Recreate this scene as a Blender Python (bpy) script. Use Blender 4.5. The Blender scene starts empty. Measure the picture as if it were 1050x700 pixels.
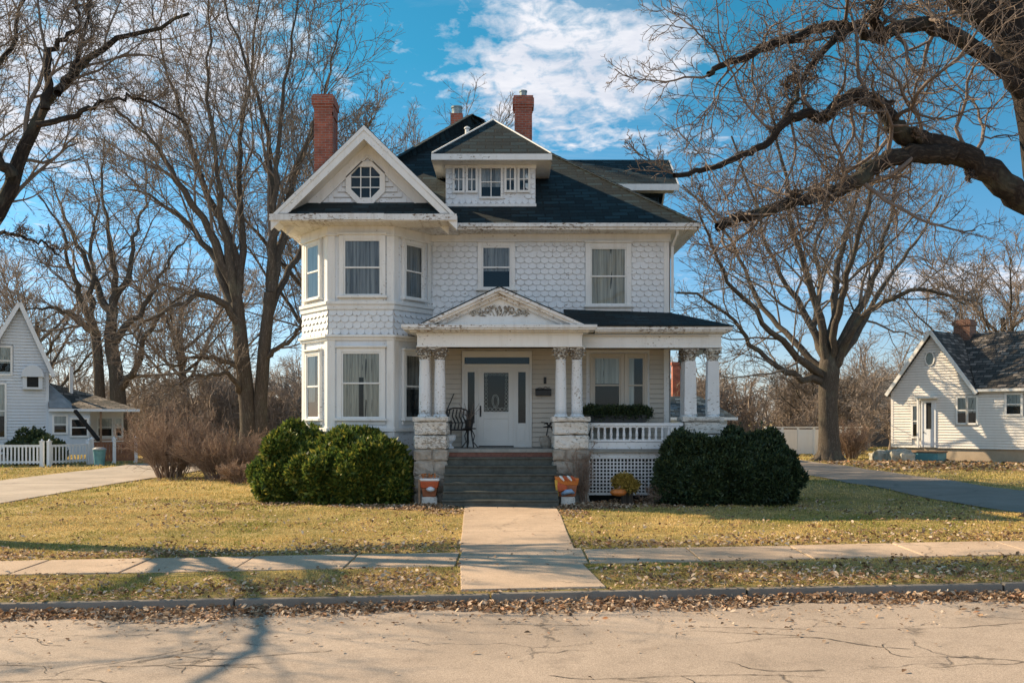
import bpy, math, random
import numpy as np
from mathutils import Vector, Matrix, noise as mnoise
random.seed(7)
RNG = np.random.default_rng(11)
scene = bpy.context.scene
COL = scene.collection
F, CX, HZ, EYE = 1021.0, 525.0, 430.0, 1.95      # focal length, centre and horizon of the photo (1050 px wide), eye height

def V(px, py, Y):                                  # a place in the world: seen at px, py and Y metres away
    return Vector(((px - CX) / F * Y, Y, EYE + (HZ - py) / F * Y))
def XA(px, Y): return (px - CX) / F * Y
def ZA(py, Y): return EYE + (HZ - py) / F * Y
def sm(a, b, t):
    t = np.clip((t - a) / (b - a), 0, 1); return t * t * (3 - 2 * t)

# ------------------------------------------------------------------ object helpers
def tag(o, label=None, cat=None, group=None, kind=None):
    if label: o['label'] = label
    if cat: o['category'] = cat
    if group: o['group'] = group
    if kind: o['kind'] = kind
    return o
def empty(name, loc, rz=0.0, label=None, cat=None, group=None):
    o = bpy.data.objects.new(name, None); COL.objects.link(o)
    o.location = loc; o.rotation_euler = (0, 0, rz); o.empty_display_size = 0.3
    return tag(o, label, cat, group)
def wloc(o):
    v = Vector((0, 0, 0))
    while o is not None:
        v += Vector(o.location); o = o.parent
    return v
def copy_tree(o, parent=None):
    c = o.copy(); COL.objects.link(c)
    if parent is not None: c.parent = parent
    for ch in list(o.children): copy_tree(ch, c)
    return c

class Wall:                                        # a vertical plane: s runs along it, d stands out of it
    def __init__(s, O, U):
        s.O = Vector(O); s.U = Vector(U).normalized(); s.N = Vector((s.U.y, -s.U.x, 0))
    def p(s, a, z, d=0.0):
        q = s.O + s.U * a + s.N * d; return (q.x, q.y, s.O.z + z)

class MB:
    def __init__(s): s.v = []; s.f = []; s.m = []
    def poly(s, pts, m=0):
        b = len(s.v); s.v += [tuple(p) for p in pts]; s.f.append(tuple(range(b, b + len(pts)))); s.m.append(m)
    def hexa(s, q, m=0):                           # 8 corners: bottom ring 0-3, top ring 4-7
        b = len(s.v); s.v += [tuple(p) for p in q]
        for f in ((3, 2, 1, 0), (4, 5, 6, 7), (0, 1, 5, 4), (1, 2, 6, 5), (2, 3, 7, 6), (3, 0, 4, 7)):
            s.f.append(tuple(b + i for i in f)); s.m.append(m)
        return s
    def box(s, x0, x1, y0, y1, z0, z1, m=0):
        return s.hexa([(x0, y0, z0), (x1, y0, z0), (x1, y1, z0), (x0, y1, z0), (x0, y0, z1), (x1, y0, z1), (x1, y1, z1), (x0, y1, z1)], m)
    def wbox(s, W, a0, a1, z0, z1, d0, d1, m=0):
        return s.hexa([W.p(a0, z0, d1), W.p(a1, z0, d1), W.p(a1, z0, d0), W.p(a0, z0, d0),
                       W.p(a0, z1, d1), W.p(a1, z1, d1), W.p(a1, z1, d0), W.p(a0, z1, d0)], m)
    def prism(s, poly, off, m=0):                  # polygon swept by a vector
        off = Vector(off); n = len(poly); b = len(s.v)
        a = [Vector(p) for p in poly]
        s.v += [tuple(p) for p in a] + [tuple(p + off) for p in a]
        s.f.append(tuple(range(b, b + n))); s.m.append(m)
        s.f.append(tuple(range(b + 2 * n - 1, b + n - 1, -1))); s.m.append(m)
        for i in range(n):
            j = (i + 1) % n
            s.f.append((b + j, b + i, b + n + i, b + n + j)); s.m.append(m)
        return s
    def bar(s, p, q, w, h, m=0, up=(0, 0, 1)):     # a beam of w x h between two points
        p, q = Vector(p), Vector(q); t = (q - p).normalized(); u = Vector(up)
        a = t.cross(u)
        if a.length < 1e-4: a = t.cross(Vector((1, 0, 0)))
        a.normalize(); b = a.cross(t).normalized(); a = a * w / 2; b = b * h / 2
        return s.hexa([p - a - b, p + a - b, q + a - b, q - a - b, p - a + b, p + a + b, q + a + b, q - a + b], m)
    def tube(s, pts, rad, n=8, m=0, caps=True):
        pts = [Vector(p) for p in pts]; k = len(pts)
        if not hasattr(rad, '__len__'): rad = [rad] * k
        b = len(s.v); ref = None
        for i, p in enumerate(pts):
            t = (pts[min(i + 1, k - 1)] - pts[max(i - 1, 0)]).normalized()
            if ref is None:
                ref = t.orthogonal().normalized()
            ref = (ref - t * ref.dot(t)).normalized(); w = t.cross(ref)
            for j in range(n):
                a = 2 * math.pi * j / n
                s.v.append(tuple(p + (ref * math.cos(a) + w * math.sin(a)) * rad[i]))
        for i in range(k - 1):
            for j in range(n):
                c = (j + 1) % n
                s.f.append((b + i * n + j, b + i * n + c, b + i * n + n + c, b + i * n + n + j)); s.m.append(m)
        if caps:
            s.f.append(tuple(b + j for j in range(n - 1, -1, -1))); s.m.append(m)
            s.f.append(tuple(b + (k - 1) * n + j for j in range(n))); s.m.append(m)
        return s
    def lathe(s, c, prof, n=16, m=0, lob=0, la=0.0):
        c = Vector(c); b = len(s.v)
        for r, z in prof:
            for j in range(n):
                a = 2 * math.pi * j / n; rr = r * (1 + la * math.cos(lob * a)) if lob else r
                s.v.append((c.x + rr * math.cos(a), c.y + rr * math.sin(a), c.z + z))
        for i in range(len(prof) - 1):
            for j in range(n):
                q = (j + 1) % n
                s.f.append((b + i * n + j, b + i * n + q, b + i * n + n + q, b + i * n + n + j)); s.m.append(m)
        s.f.append(tuple(b + j for j in range(n - 1, -1, -1))); s.m.append(m)
        s.f.append(tuple(b + (len(prof) - 1) * n + j for j in range(n))); s.m.append(m)
        return s
    def rough(s, x0, x1, y0, y1, z0, z1, amp=0.03, n=5, m=0, seed=0.0):   # a rock-faced stone block
        cx, cy, cz = (x0 + x1) / 2, (y0 + y1) / 2, (z0 + z1) / 2
        hx, hy, hz = (x1 - x0) / 2, (y1 - y0) / 2, (z1 - z0) / 2
        for ax in range(3):
            for sg in (-1, 1):
                b = len(s.v)
                for i in range(n + 1):
                    for j in range(n + 1):
                        u, w = 2 * i / n - 1, 2 * j / n - 1
                        q = [0, 0, 0]; q[ax] = sg; q[(ax + 1) % 3] = u; q[(ax + 2) % 3] = w
                        e = max(abs(u), abs(w)); pin = 1 - 0.06 * (e > 0.99)
                        P = Vector((cx + q[0] * hx * pin, cy + q[1] * hy * pin, cz + q[2] * hz * pin))
                        nv = Vector((seed, seed * 1.7, seed * .3)) + P * 5.5
                        d = mnoise.noise(nv) + 0.5 * mnoise.noise(nv * 2.3)
                        edge = 0.35 if e > 0.99 else 1.0
                        P = P + Vector((q[0] if abs(q[0]) == 1 else 0, q[1] if abs(q[1]) == 1 else 0, q[2] if abs(q[2]) == 1 else 0)) * (d * amp * edge)
                        s.v.append(tuple(P))
                for i in range(n):
                    for j in range(n):
                        a = b + i * (n + 1) + j
                        f = (a, a + n + 1, a + n + 2, a + 1)
                        s.f.append(f if sg > 0 else f[::-1]); s.m.append(m)
        return s
    def build(s, name, mats, parent=None, world=True, smooth=False, bevel=0.0):
        me = bpy.data.meshes.new(name)
        off = wloc(parent) if (parent is not None and world) else Vector((0, 0, 0))
        me.from_pydata([(x - off.x, y - off.y, z - off.z) for x, y, z in s.v], [], s.f)
        if not isinstance(mats, (list, tuple)): mats = [mats]
        for m in mats: me.materials.append(m)
        if len(mats) > 1: me.polygons.foreach_set('material_index', s.m)
        if smooth: me.polygons.foreach_set('use_smooth', [True] * len(s.f))
        uvl = me.uv_layers.new(name='UVMap'); uv = np.zeros((len(me.loops), 2), np.float32)
        for p in me.polygons:                      # metres along and up each face
            n = p.normal
            if abs(n.z) > 0.97: u = Vector((1, 0, 0)); w = Vector((0, 1, 0))
            else:
                u = Vector((-n.y, n.x, 0)).normalized(); w = n.cross(u)
                if abs(u.x) > abs(u.y):
                    if u.x < 0: u = -u
                elif u.y < 0: u = -u
                if w.z < 0: w = -w
            for li in p.loop_indices:
                c = me.vertices[me.loops[li].vertex_index].co
                uv[li] = (c.dot(u), c.dot(w))
        uvl.data.foreach_set('uv', uv.ravel())
        me.validate(); me.update()
        o = bpy.data.objects.new(name, me); COL.objects.link(o)
        if parent is not None: o.parent = parent
        if bevel:
            b = o.modifiers.new('Bevel', 'BEVEL'); b.width = bevel; b.segments = 2; b.limit_method = 'ANGLE'
        return o

def np_obj(name, verts, faces, mat, parent=None, smooth=False, colors=None, along=None, mat2=None, n2=0):
    """verts [n,3]; faces: list of index arrays (m,3) or (m,4)"""
    verts = np.asarray(verts, np.float32)
    if parent is not None:
        o3 = wloc(parent); verts = verts - np.array((o3.x, o3.y, o3.z), np.float32)
    me = bpy.data.meshes.new(name)
    me.vertices.add(len(verts)); me.vertices.foreach_set('co', verts.ravel())
    li = np.concatenate([f.ravel() for f in faces]).astype(np.int32)
    tot = np.concatenate([np.full(len(f), f.shape[1], np.int32) for f in faces])
    st = np.concatenate([[0], np.cumsum(tot)[:-1]]).astype(np.int32)
    me.loops.add(len(li)); me.loops.foreach_set('vertex_index', li)
    me.polygons.add(len(tot)); me.polygons.foreach_set('loop_start', st)
    if smooth: me.polygons.foreach_set('use_smooth', np.ones(len(tot), bool))
    if colors is not None:
        a = me.color_attributes.new('tint', 'FLOAT_COLOR', 'POINT')
        c = np.ones((len(verts), 4), np.float32); c[:, :3] = colors
        a.data.foreach_set('color', c.ravel())
    if along is not None:
        a = me.attributes.new('along', 'FLOAT_VECTOR', 'POINT'); a.data.foreach_set('vector', np.asarray(along, np.float32).ravel())
    me.materials.append(mat)
    if mat2 is not None:
        me.materials.append(mat2); mi = np.zeros(len(tot), np.int32); mi[-n2:] = 1; me.polygons.foreach_set('material_index', mi)
    me.update(calc_edges=True)
    o = bpy.data.objects.new(name, me); COL.objects.link(o)
    if parent is not None: o.parent = parent
    return o

# ------------------------------------------------------------------ materials
class Nodes:
    def __init__(s, nt): s.nt = nt
    def __call__(s, typ, ins=None, **props):
        n = s.nt.nodes.new(typ)
        for k, v in props.items(): setattr(n, k, v)
        for k, v in (ins or {}).items():
            if isinstance(v, bpy.types.NodeSocket): s.nt.links.new(v, n.inputs[k])
            else: n.inputs[k].default_value = v
        return n
    def ramp(s, fac, stops):
        n = s('ShaderNodeValToRGB', {'Fac': fac}); e = n.color_ramp.elements
        while len(e) < len(stops): e.new(0.5)
        for i, (p, c) in enumerate(stops):
            e[i].position = p; e[i].color = (c, c, c, 1) if not hasattr(c, '__len__') else (*c, 1)
        return n.outputs['Color']
    def mix(s, fac, a, b, mode='MIX'):
        n = s('ShaderNodeMix', data_type='RGBA', blend_type=mode)
        for idx, v in ((0, fac), (6, a), (7, b)):
            if isinstance(v, bpy.types.NodeSocket): s.nt.links.new(v, n.inputs[idx])
            elif idx == 0: n.inputs[0].default_value = v
            else: n.inputs[idx].default_value = (*v, 1)
        return n.outputs[2]
    def noise(s, vec, scale, detail=4, rough=0.55, dist=0.0):
        return s('ShaderNodeTexNoise', {'Vector': vec, 'Scale': scale, 'Detail': detail, 'Roughness': rough, 'Distortion': dist}).outputs['Fac']
    def math(s, op, a, b=0.0, clamp=False):
        n = s('ShaderNodeMath', operation=op, use_clamp=clamp)
        for i, v in enumerate((a, b)):
            if isinstance(v, bpy.types.NodeSocket): s.nt.links.new(v, n.inputs[i])
            else: n.inputs[i].default_value = v
        return n.outputs[0]
    def mapping(s, vec, scale=(1, 1, 1), loc=(0, 0, 0), rot=(0, 0, 0)):
        return s('ShaderNodeMapping', {'Vector': vec, 'Scale': scale, 'Location': loc, 'Rotation': rot}).outputs[0]

def new_mat(name):
    m = bpy.data.materials.new(name); m.use_nodes = True
    nt = m.node_tree; nt.nodes.clear(); n = Nodes(nt)
    out = n('ShaderNodeOutputMaterial'); b = n('ShaderNodeBsdfPrincipled')
    nt.links.new(b.outputs[0], out.inputs[0])
    return m, n, b, out
def setp(n, b, color=None, rough=None, normal=None, spec=None):
    for k, v in (('Base Color', color), ('Roughness', rough), ('Normal', normal), ('Specular IOR Level', spec)):
        if v is None: continue
        if isinstance(v, bpy.types.NodeSocket): n.nt.links.new(v, b.inputs[k])
        else: b.inputs[k].default_value = (*v, 1) if k == 'Base Color' else v
def bump(n, h, strength=0.4, dist=0.02):
    return n('ShaderNodeBump', {'Height': h, 'Strength': strength, 'Distance': dist}).outputs[0]

def paint(name, col=(.78, .77, .74), under=(.30, .26, .22), wear=0.66, stain=0.25, rough=.55, stain_col=(.45, .42, .36)):
    m, n, b, _ = new_mat(name)
    tc = n('ShaderNodeTexCoord'); P = tc.outputs['Object']; uv = tc.outputs['UV']
    streak = n.noise(n.mapping(uv, (5.5, .7, 1)), 1.0, 5, .65)
    blot = n.noise(P, 1.4, 5, .6)
    c = n.mix(n.ramp(streak, [(.48, 0), (.78, stain)]), col, stain_col)
    c = n.mix(n.ramp(blot, [(.45, 0), (.75, stain)]), c, tuple(x * .78 for x in col))
    rnd = n('ShaderNodeNewGeometry').outputs['Random Per Island']
    c = n.mix(n.ramp(rnd, [(0, 0), (1, .22)]), c, tuple(x * .82 for x in col))
    pk = n.math('MULTIPLY', n.noise(n.mapping(uv, (1, 2.2, 1)), 9.0, 8, .7), 1.0)
    big = n.noise(P, .9, 3, .5)
    pk = n.math('ADD', pk, n.math('MULTIPLY', big, .35))
    w0 = wear + .175
    peel = n.ramp(pk, [(min(w0, .97), 0), (min(w0 + .025, .99), 1)])
    c = n.mix(peel, c, under)
    h = n.math('SUBTRACT', n.noise(P, 30, 4, .6), n.math('MULTIPLY', peel, .8))
    setp(n, b, c, n.ramp(peel, [(0, rough), (1, .9)]), bump(n, h, .25, .006))
    return m

def plain(name, col, rough=.6, var=.25, scale=6.0, bstr=.2, metal=0.0, bdist=.01):
    m, n, b, _ = new_mat(name)
    P = n('ShaderNodeTexCoord').outputs['Object']
    a = n.noise(P, scale, 6, .65); q = n.noise(P, scale * .23, 3, .5)
    f = n.math('ADD', n.math('MULTIPLY', a, .6), n.math('MULTIPLY', q, .4))
    c = n.mix(n.ramp(f, [(.32, 0), (.68, 1)]), tuple(x * (1 - var) for x in col), tuple(min(1, x * (1 + var)) for x in col))
    setp(n, b, c, rough, bump(n, a, bstr, bdist)); b.inputs['Metallic'].default_value = metal
    return m

def shingle_roof(name, base=(.0075, .018, .0225)):
    m, n, b, _ = new_mat(name)
    uv = n('ShaderNodeTexCoord').outputs['UV']
    wob = n('ShaderNodeVectorMath', {0: uv, 1: n('ShaderNodeVectorMath', {0: n('ShaderNodeTexNoise', {'Vector': uv, 'Scale': 1.6, 'Detail': 3}).outputs['Color'], 1: (.07, .06, 0)}, operation='MULTIPLY').outputs[0]}, operation='ADD').outputs[0]
    br = n('ShaderNodeTexBrick', {'Vector': wob, 'Color1': (.12, .12, .12, 1), 'Color2': (1, 1, 1, 1), 'Mortar': (0, 0, 0, 1), 'Scale': 1.0,
                                  'Mortar Size': .02, 'Brick Width': .42, 'Row Height': .19, 'Bias': -.35}, offset=.5, offset_frequency=2)
    k = n.math('MULTIPLY', br.outputs['Color'], 1.0)
    gr = n.noise(uv, 90, 3, .6); st = n.noise(n.mapping(uv, (2.2, .5, 1)), 1.0, 5, .6)
    c = n.mix(k, tuple(x * .25 for x in base), tuple(x * 3.6 for x in base))
    c = n.mix(n.ramp(st, [(.5, 0), (.72, .55)]), c, (.013, .027, .031))
    c = n.mix(n.math('MULTIPLY', gr, .35), c, (.020, .036, .042))
    row = n.math('FRACT', n.math('DIVIDE', n('ShaderNodeSeparateXYZ', {0: wob}).outputs[1], .19))
    h = n.math('ADD', n.math('MULTIPLY', n.math('SUBTRACT', 1.0, row), 1.0), n.math('MULTIPLY', br.outputs['Fac'], -.9))
    h = n.math('ADD', h, n.math('MULTIPLY', gr, .25))
    setp(n, b, c, .85, bump(n, h, .9, .02), .3)
    return m

def brick(name, c1=(.46, .12, .065), c2=(.32, .075, .042), mortar=(.32, .27, .23)):
    m, n, b, _ = new_mat(name)
    uv = n('ShaderNodeTexCoord').outputs['UV']
    br = n('ShaderNodeTexBrick', {'Vector': uv, 'Color1': (*c1, 1), 'Color2': (*c2, 1), 'Mortar': (*mortar, 1), 'Scale': 1.0,
                                  'Mortar Size': .007, 'Brick Width': .21, 'Row Height': .072}, offset=.5)
    s = n.noise(uv, 3.5, 6, .65)
    c = n.mix(n.ramp(s, [(.42, 0), (.7, .6)]), br.outputs['Color'], (.10, .05, .035))
    h = n.math('SUBTRACT', n.math('MULTIPLY', n.noise(uv, 40, 3), .4), br.outputs['Fac'])
    setp(n, b, c, .9, bump(n, h, .6, .01))
    return m

def concrete(name, col, crack=0.0, grain=.12, dark=.6, rough=.9):
    m, n, b, _ = new_mat(name)
    P = n('ShaderNodeTexCoord').outputs['Object']
    big = n.noise(P, .55, 5, .6, .4); med = n.noise(P, 3.2, 6, .62); fine = n.noise(P, 60, 4, .7)
    sand = n('ShaderNodeTexVoronoi', {'Vector': P, 'Scale': 130.0}).outputs['Color']
    c = n.mix(n.ramp(big, [(.35, 0), (.68, 1)]), tuple(x * .82 for x in col), tuple(min(1, x * 1.12) for x in col))
    c = n.mix(n.ramp(med, [(.52, 0), (.74, .5)]), c, tuple(x * dark for x in col))
    sand = n.ramp(n.math('MULTIPLY', sand, 1.0), [(.2, .25), (.75, 1.25)])
    c = n.mix(grain, c, n.mix(1.0, c, sand, 'MULTIPLY'))
    c = n.mix(n.ramp(fine, [(.6, 0), (.75, .3)]), c, tuple(x * .5 for x in col))
    h = n.math('ADD', n.math('MULTIPLY', fine, .5), n.math('MULTIPLY', med, .6))
    if crack:
        wp = n('ShaderNodeVectorMath', {0: P, 1: n('ShaderNodeVectorMath', {0: n('ShaderNodeTexNoise', {'Vector': P, 'Scale': 1.5, 'Detail': 6, 'Roughness': .62}).outputs['Color'], 1: (.9, .9, 0)}, operation='MULTIPLY').outputs[0]}, operation='ADD').outputs[0]
        vo = n('ShaderNodeTexVoronoi', {'Vector': n.mapping(wp, (.55, .8, 0)), 'Scale': .85}, feature='DISTANCE_TO_EDGE').outputs['Distance']
        msk = n.ramp(n.noise(P, .7, 3, .5), [(.46, 0), (.54, 1)])
        wdt = n.ramp(n.noise(P, 5, 3, .6), [(.35, .2), (.7, 1)])
        ln = n.math('MULTIPLY', n.math('MULTIPLY', n.ramp(vo, [(.0, 1), (.016, 0)]), msk), wdt)
        c = n.mix(n.math('MULTIPLY', ln, crack), c, (.05, .042, .036))
        h = n.math('SUBTRACT', h, n.math('MULTIPLY', ln, 2.0))
    setp(n, b, c, rough, bump(n, h, .35, .012), .3)
    return m

def island(name, stops, rough=.7, trans=0.0, spec=.3, noise_amt=.0):
    m, n, b, out = new_mat(name)
    r = n('ShaderNodeNewGeometry').outputs['Random Per Island']
    c = n.ramp(r, stops)
    if noise_amt:
        P = n('ShaderNodeTexCoord').outputs['Object']
        c = n.mix(n.ramp(n.noise(P, 2.2, 3), [(.4, 0), (.65, noise_amt)]), c, n.mix(1.0, c, (.55, .55, .5), 'MULTIPLY'))
    setp(n, b, c, rough, None, spec)
    if trans:
        t = n('ShaderNodeBsdfTranslucent', {'Color': c})
        mx = n('ShaderNodeMixShader', {0: trans, 1: b.outputs[0], 2: t.outputs[0]})
        n.nt.links.new(mx.outputs[0], out.inputs[0])
    return m

def vcol(name, rough=.8, trans=.25):
    m, n, b, out = new_mat(name)
    c = n('ShaderNodeVertexColor', layer_name='tint').outputs['Color']
    setp(n, b, c, rough, None, .2)
    t = n('ShaderNodeBsdfTranslucent', {'Color': c})
    mx = n('ShaderNodeMixShader', {0: trans, 1: b.outputs[0], 2: t.outputs[0]})
    n.nt.links.new(mx.outputs[0], out.inputs[0])
    return m

def bark(name, c1, c2, scale=1.0, bs=.8):
    m, n, b, _ = new_mat(name)
    P = n('ShaderNodeTexCoord').outputs['Object']; A_ = n('ShaderNodeAttribute', attribute_name='along').outputs['Vector']
    g = n.noise(n.mapping(A_, (20 * scale, 20 * scale, 3.2 * scale)), 1.0, 6, .68, .8)
    vo = n('ShaderNodeTexVoronoi', {'Vector': n.mapping(A_, (30 * scale, 30 * scale, 7 * scale)), 'Scale': 1.0}, feature='DISTANCE_TO_EDGE').outputs['Distance']
    g = n.math('ADD', n.math('MULTIPLY', g, .7), n.math('MULTIPLY', n.ramp(vo, [(0, 0), (.3, 1)]), .10))
    l = n.noise(P, 1.1, 4, .6); f = n.noise(P, 26, 3, .6)
    c = n.mix(n.ramp(g, [(.38, 0), (.68, 1)]), c1, c2)
    c = n.mix(n.ramp(l, [(.55, 0), (.72, .5)]), c, (.15, .155, .11))
    setp(n, b, c, .92, bump(n, n.math('ADD', g, n.math('MULTIPLY', f, .3)), bs, .05), .2)
    return m

def glass(name, tint=(.02, .025, .028)):           # thin pane: mostly see-through, mirror-like at a slant
    m, n, b, out = new_mat(name)
    P = n('ShaderNodeTexCoord').outputs['Object']
    nb = bump(n, n.noise(P, 2.2, 2, .5), .05, .02)
    fr = n('ShaderNodeFresnel', {'IOR': 1.45, 'Normal': nb})
    g = n('ShaderNodeBsdfGlossy', {'Color': (.9, .95, 1, 1), 'Roughness': .02, 'Normal': nb})
    t = n('ShaderNodeBsdfTransparent', {'Color': (.88, .92, .92, 1)})
    mx = n('ShaderNodeMixShader', {0: fr.outputs[0], 1: t.outputs[0], 2: g.outputs[0]})
    n.nt.links.new(mx.outputs[0], out.inputs[0]); n.nt.nodes.remove(b)
    return m

def fabric(name, c1, c2, lace=0.0):
    m, n, b, _ = new_mat(name)
    uv = n('ShaderNodeTexCoord').outputs['Object']
    f = n.noise(n.mapping(uv, (22, 22, .5)), 1.0, 3, .6)
    c = n.mix(n.ramp(f, [(.35, 0), (.65, 1)]), c1, c2)
    if lace:
        v = n('ShaderNodeTexVoronoi', {'Vector': uv, 'Scale': 14.0}, feature='DISTANCE_TO_EDGE').outputs['Distance']
        c = n.mix(n.ramp(v, [(.03, 0), (.12, lace)]), c, tuple(x * .45 for x in c1))
    setp(n, b, c, .9, None, .1)
    return m

M = {}
M['white'] = paint('white peeling paint', (.755, .785, .815), wear=.60, stain=.34)
M['trim'] = paint('white trim paint', (.81, .81, .79), wear=.635, stain=.4)
M['capital'] = paint('cracked capital paint', (.68, .66, .60), (.16, .13, .10), wear=.47, stain=.6)
M['scale'] = paint('white shingle paint', (.765, .795, .82), wear=.62, stain=.3)
M['lap'] = plain('painted shade under the laps', (.38, .36, .33), .95, .4, 12, .1)  # dark colour standing in for shade below boards and shingle rims
M['cream'] = paint('cream clapboard paint', (.53, .49, .42), wear=.68, stain=.22)
M['door'] = paint('grey white door paint', (.66, .67, .65), wear=.74, stain=.15)
M['column'] = paint('flaking column paint', (.77, .79, .81), wear=.60, stain=.35)
M['worn'] = paint('weathered cornice paint', (.78, .78, .77), (.24, .185, .14), wear=.575, stain=.75, stain_col=(.40, .33, .26))
M['roof'] = shingle_roof('dark asphalt shingles')
M['roof_brown'] = shingle_roof('brown asphalt shingles', (.125, .105, .09))
M['roof_blue'] = shingle_roof('blue grey shingles', (.05, .075, .10))
M['brick'] = brick('red chimney brick')
M['brick_brown'] = brick('brown brick', (.22, .10, .065), (.15, .065, .045))
M['stone'] = plain('grey limestone', (.33, .295, .25), .92, .38, 7, .7, bdist=.03)
M['stone_white'] = paint('whitewashed stone', (.70, .68, .635), (.30, .27, .23), wear=.56, stain=.5, rough=.9)
M['step'] = plain('green grey porch paint', (.075, .08, .068), .75, .5, 9, .35)
M['step_top'] = plain('grey porch floor', (.23, .24, .23), .7, .3, 7, .2)
M['redwood'] = plain('weathered red board', (.17, .075, .055), .85, .45, 12, .4)
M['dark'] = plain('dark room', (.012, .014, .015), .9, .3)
M['iron'] = plain('black iron', (.02, .021, .022), .45, .3, 20, .2)
M['glass'] = glass('window glass')
M['curtain'] = fabric('grey curtain', (.17, .17, .175), (.42, .42, .42))
M['lace'] = fabric('lace curtain', (.30, .285, .25), (.60, .57, .50))
M['sheer'] = fabric('pale sheer', (.36, .38, .37), (.58, .60, .58))
M['street'] = concrete('old street concrete', (.405, .325, .262), crack=1.0, grain=.42, dark=.52)
M['walk'] = concrete('sidewalk concrete', (.50, .375, .275), crack=.7, grain=.35, dark=.62)
M['curb'] = concrete('curb concrete', (.22, .19, .16), crack=.3, grain=.2, dark=.6)
M['drive'] = concrete('driveway concrete', (.40, .34, .285), crack=.6, grain=.15, dark=.75)
M['asphalt'] = concrete('dark driveway', (.29, .24, .20), crack=.8, grain=.2, dark=.7)
M['bark'] = bark('grey brown bark', (.075, .062, .05), (.24, .20, .16))
M['bark_dark'] = bark('dark oak bark', (.025, .020, .017), (.115, .09, .07), .8, 1.0)
M['twig'] = plain('grey brown twigs', (.17, .138, .112), .9, .3, 3, .1)
M['twig_oak'] = plain('oak twigs', (.14, .108, .088), .9, .5, 2, .1)
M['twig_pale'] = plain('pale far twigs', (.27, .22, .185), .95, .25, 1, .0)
M['twig_shrub'] = island('shrub stems', [(0, (.15, .10, .075)), (.5, (.28, .195, .145)), (1, (.43, .33, .255))], .9)
M['leaf_dead'] = island('dead leaves', [(0, (.11, .06, .035)), (.3, (.25, .15, .085)), (.55, (.40, .26, .16)), (.8, (.60, .46, .33)), (.93, (.66, .54, .42)), (1, (.50, .20, .07))], .8, .2)
M['yew'] = island('yew foliage', [(0, (.03, .065, .016)), (.45, (.09, .145, .03)), (.80, (.19, .23, .04)), (1, (.40, .34, .06))], .5, .35, noise_amt=.6)
M['boxwood'] = island('dark bush foliage', [(0, (.018, .036, .020)), (.6, (.042, .07, .032)), (1, (.095, .12, .04))], .5, .15, noise_amt=.3)
M['grass'] = vcol('dry grass')
# ------------------------------------------------------------------ sky, sun, camera
AZ, EL = math.radians(24), math.radians(32)        # the sun stands to the left and a little behind the house front
TO_SUN = Vector((-math.cos(AZ) * math.cos(EL), math.sin(AZ) * math.cos(EL), math.sin(EL)))
w = bpy.data.worlds.new('World'); scene.world = w; w.use_nodes = True
nt = w.node_tree; nt.nodes.clear(); n = Nodes(nt)
sky = n('ShaderNodeTexSky', sky_type='NISHITA', sun_disc=False, sun_elevation=EL, sun_rotation=math.atan2(TO_SUN.x, TO_SUN.y),
        altitude=200, air_density=1.0, dust_density=.6, ozone_density=2.2)
tc = n('ShaderNodeTexCoord').outputs['Generated']
sep = n('ShaderNodeSeparateXYZ', {0: tc})
zz = n.math('MAXIMUM', sep.outputs[2], .03)
u = n.math('DIVIDE', sep.outputs[0], zz); v = n.math('DIVIDE', sep.outputs[1], zz)      # where the look direction meets the cloud layer
uv = n('ShaderNodeCombineXYZ', {0: u, 1: v, 2: 0.0}).outputs[0]
def blob(cu, cv, ru, rv):
    a = n.math('DIVIDE', n.math('SUBTRACT', u, cu), ru); b = n.math('DIVIDE', n.math('SUBTRACT', v, cv), rv)
    d = n.math('ADD', n.math('MULTIPLY', a, a), n.math('MULTIPLY', b, b))
    return n.math('POWER', 2.718, n.math('MULTIPLY', d, -1.0))
def acc(*bs):
    t = bs[0]
    for b in bs[1:]: t = n.math('ADD', t, b)
    return n.math('MINIMUM', t, 1.0)
puff = n.noise(uv, 3.2, 9, .62, .5)
wisp = n.noise(n.mapping(uv, (.55, 1.5, 1)), 1.3, 8, .62, .6)
area = acc(blob(.06, 2.9, .27, .75), blob(.40, 2.8, .16, .45), blob(-1.05, 2.5, .50, .65), blob(-1.7, 3.0, .9, 1.1), blob(3.4, 7.2, 2.2, 1.2), n.math('MULTIPLY', blob(.5, -2.4, 5.0, 1.9), 1.25), n.math('MULTIPLY', blob(.6, 3.6, .5, .35), .55), n.math('MULTIPLY', blob(-3.2, 6.5, 2.2, 3.0), .6))  # the wide blob behind the camera is a cloud bank added as fill
cells = n.noise(n.mapping(uv, (1.0, .6, 1)), 15.0, 5, .6, .3)
cl = n.math('ADD', n.math('MULTIPLY', area, .40), n.math('ADD', n.math('MULTIPLY', puff, .36), n.math('MULTIPLY', cells, .62)))
cl = n.ramp(cl, [(.69, 0), (.90, .95)])
cl2 = n.ramp(n.math('ADD', n.math('MULTIPLY', wisp, .8), n.math('MULTIPLY', area, .12)), [(.47, 0), (.74, .5)])
tot = n.math('MULTIPLY', n.math('MAXIMUM', cl, cl2), n.ramp(sep.outputs[2], [(.02, 0), (.10, 1)]))
skyc = n.mix(1.0, sky.outputs[0], n.ramp(sep.outputs[2], [(.0, (.90, .88, 1.08)), (.14, (.46, .76, .94)), (.34, (.18, .78, .82))]), 'MULTIPLY')
front = n.ramp(n.math('MULTIPLY', sep.outputs[1], -1.0), [(0, 0), (.35, 1)])      # unseen clouds behind the camera, added and brightened to fill the shaded front
cloudc = n.mix(n.ramp(puff, [(.35, 0), (.7, 1)]), (4.2, 4.5, 5.2), (6.4, 6.3, 6.5))
cloudc = n.mix(front, cloudc, (7.9, 8.5, 9.6))
final = n.mix(tot, skyc, cloudc)
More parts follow.
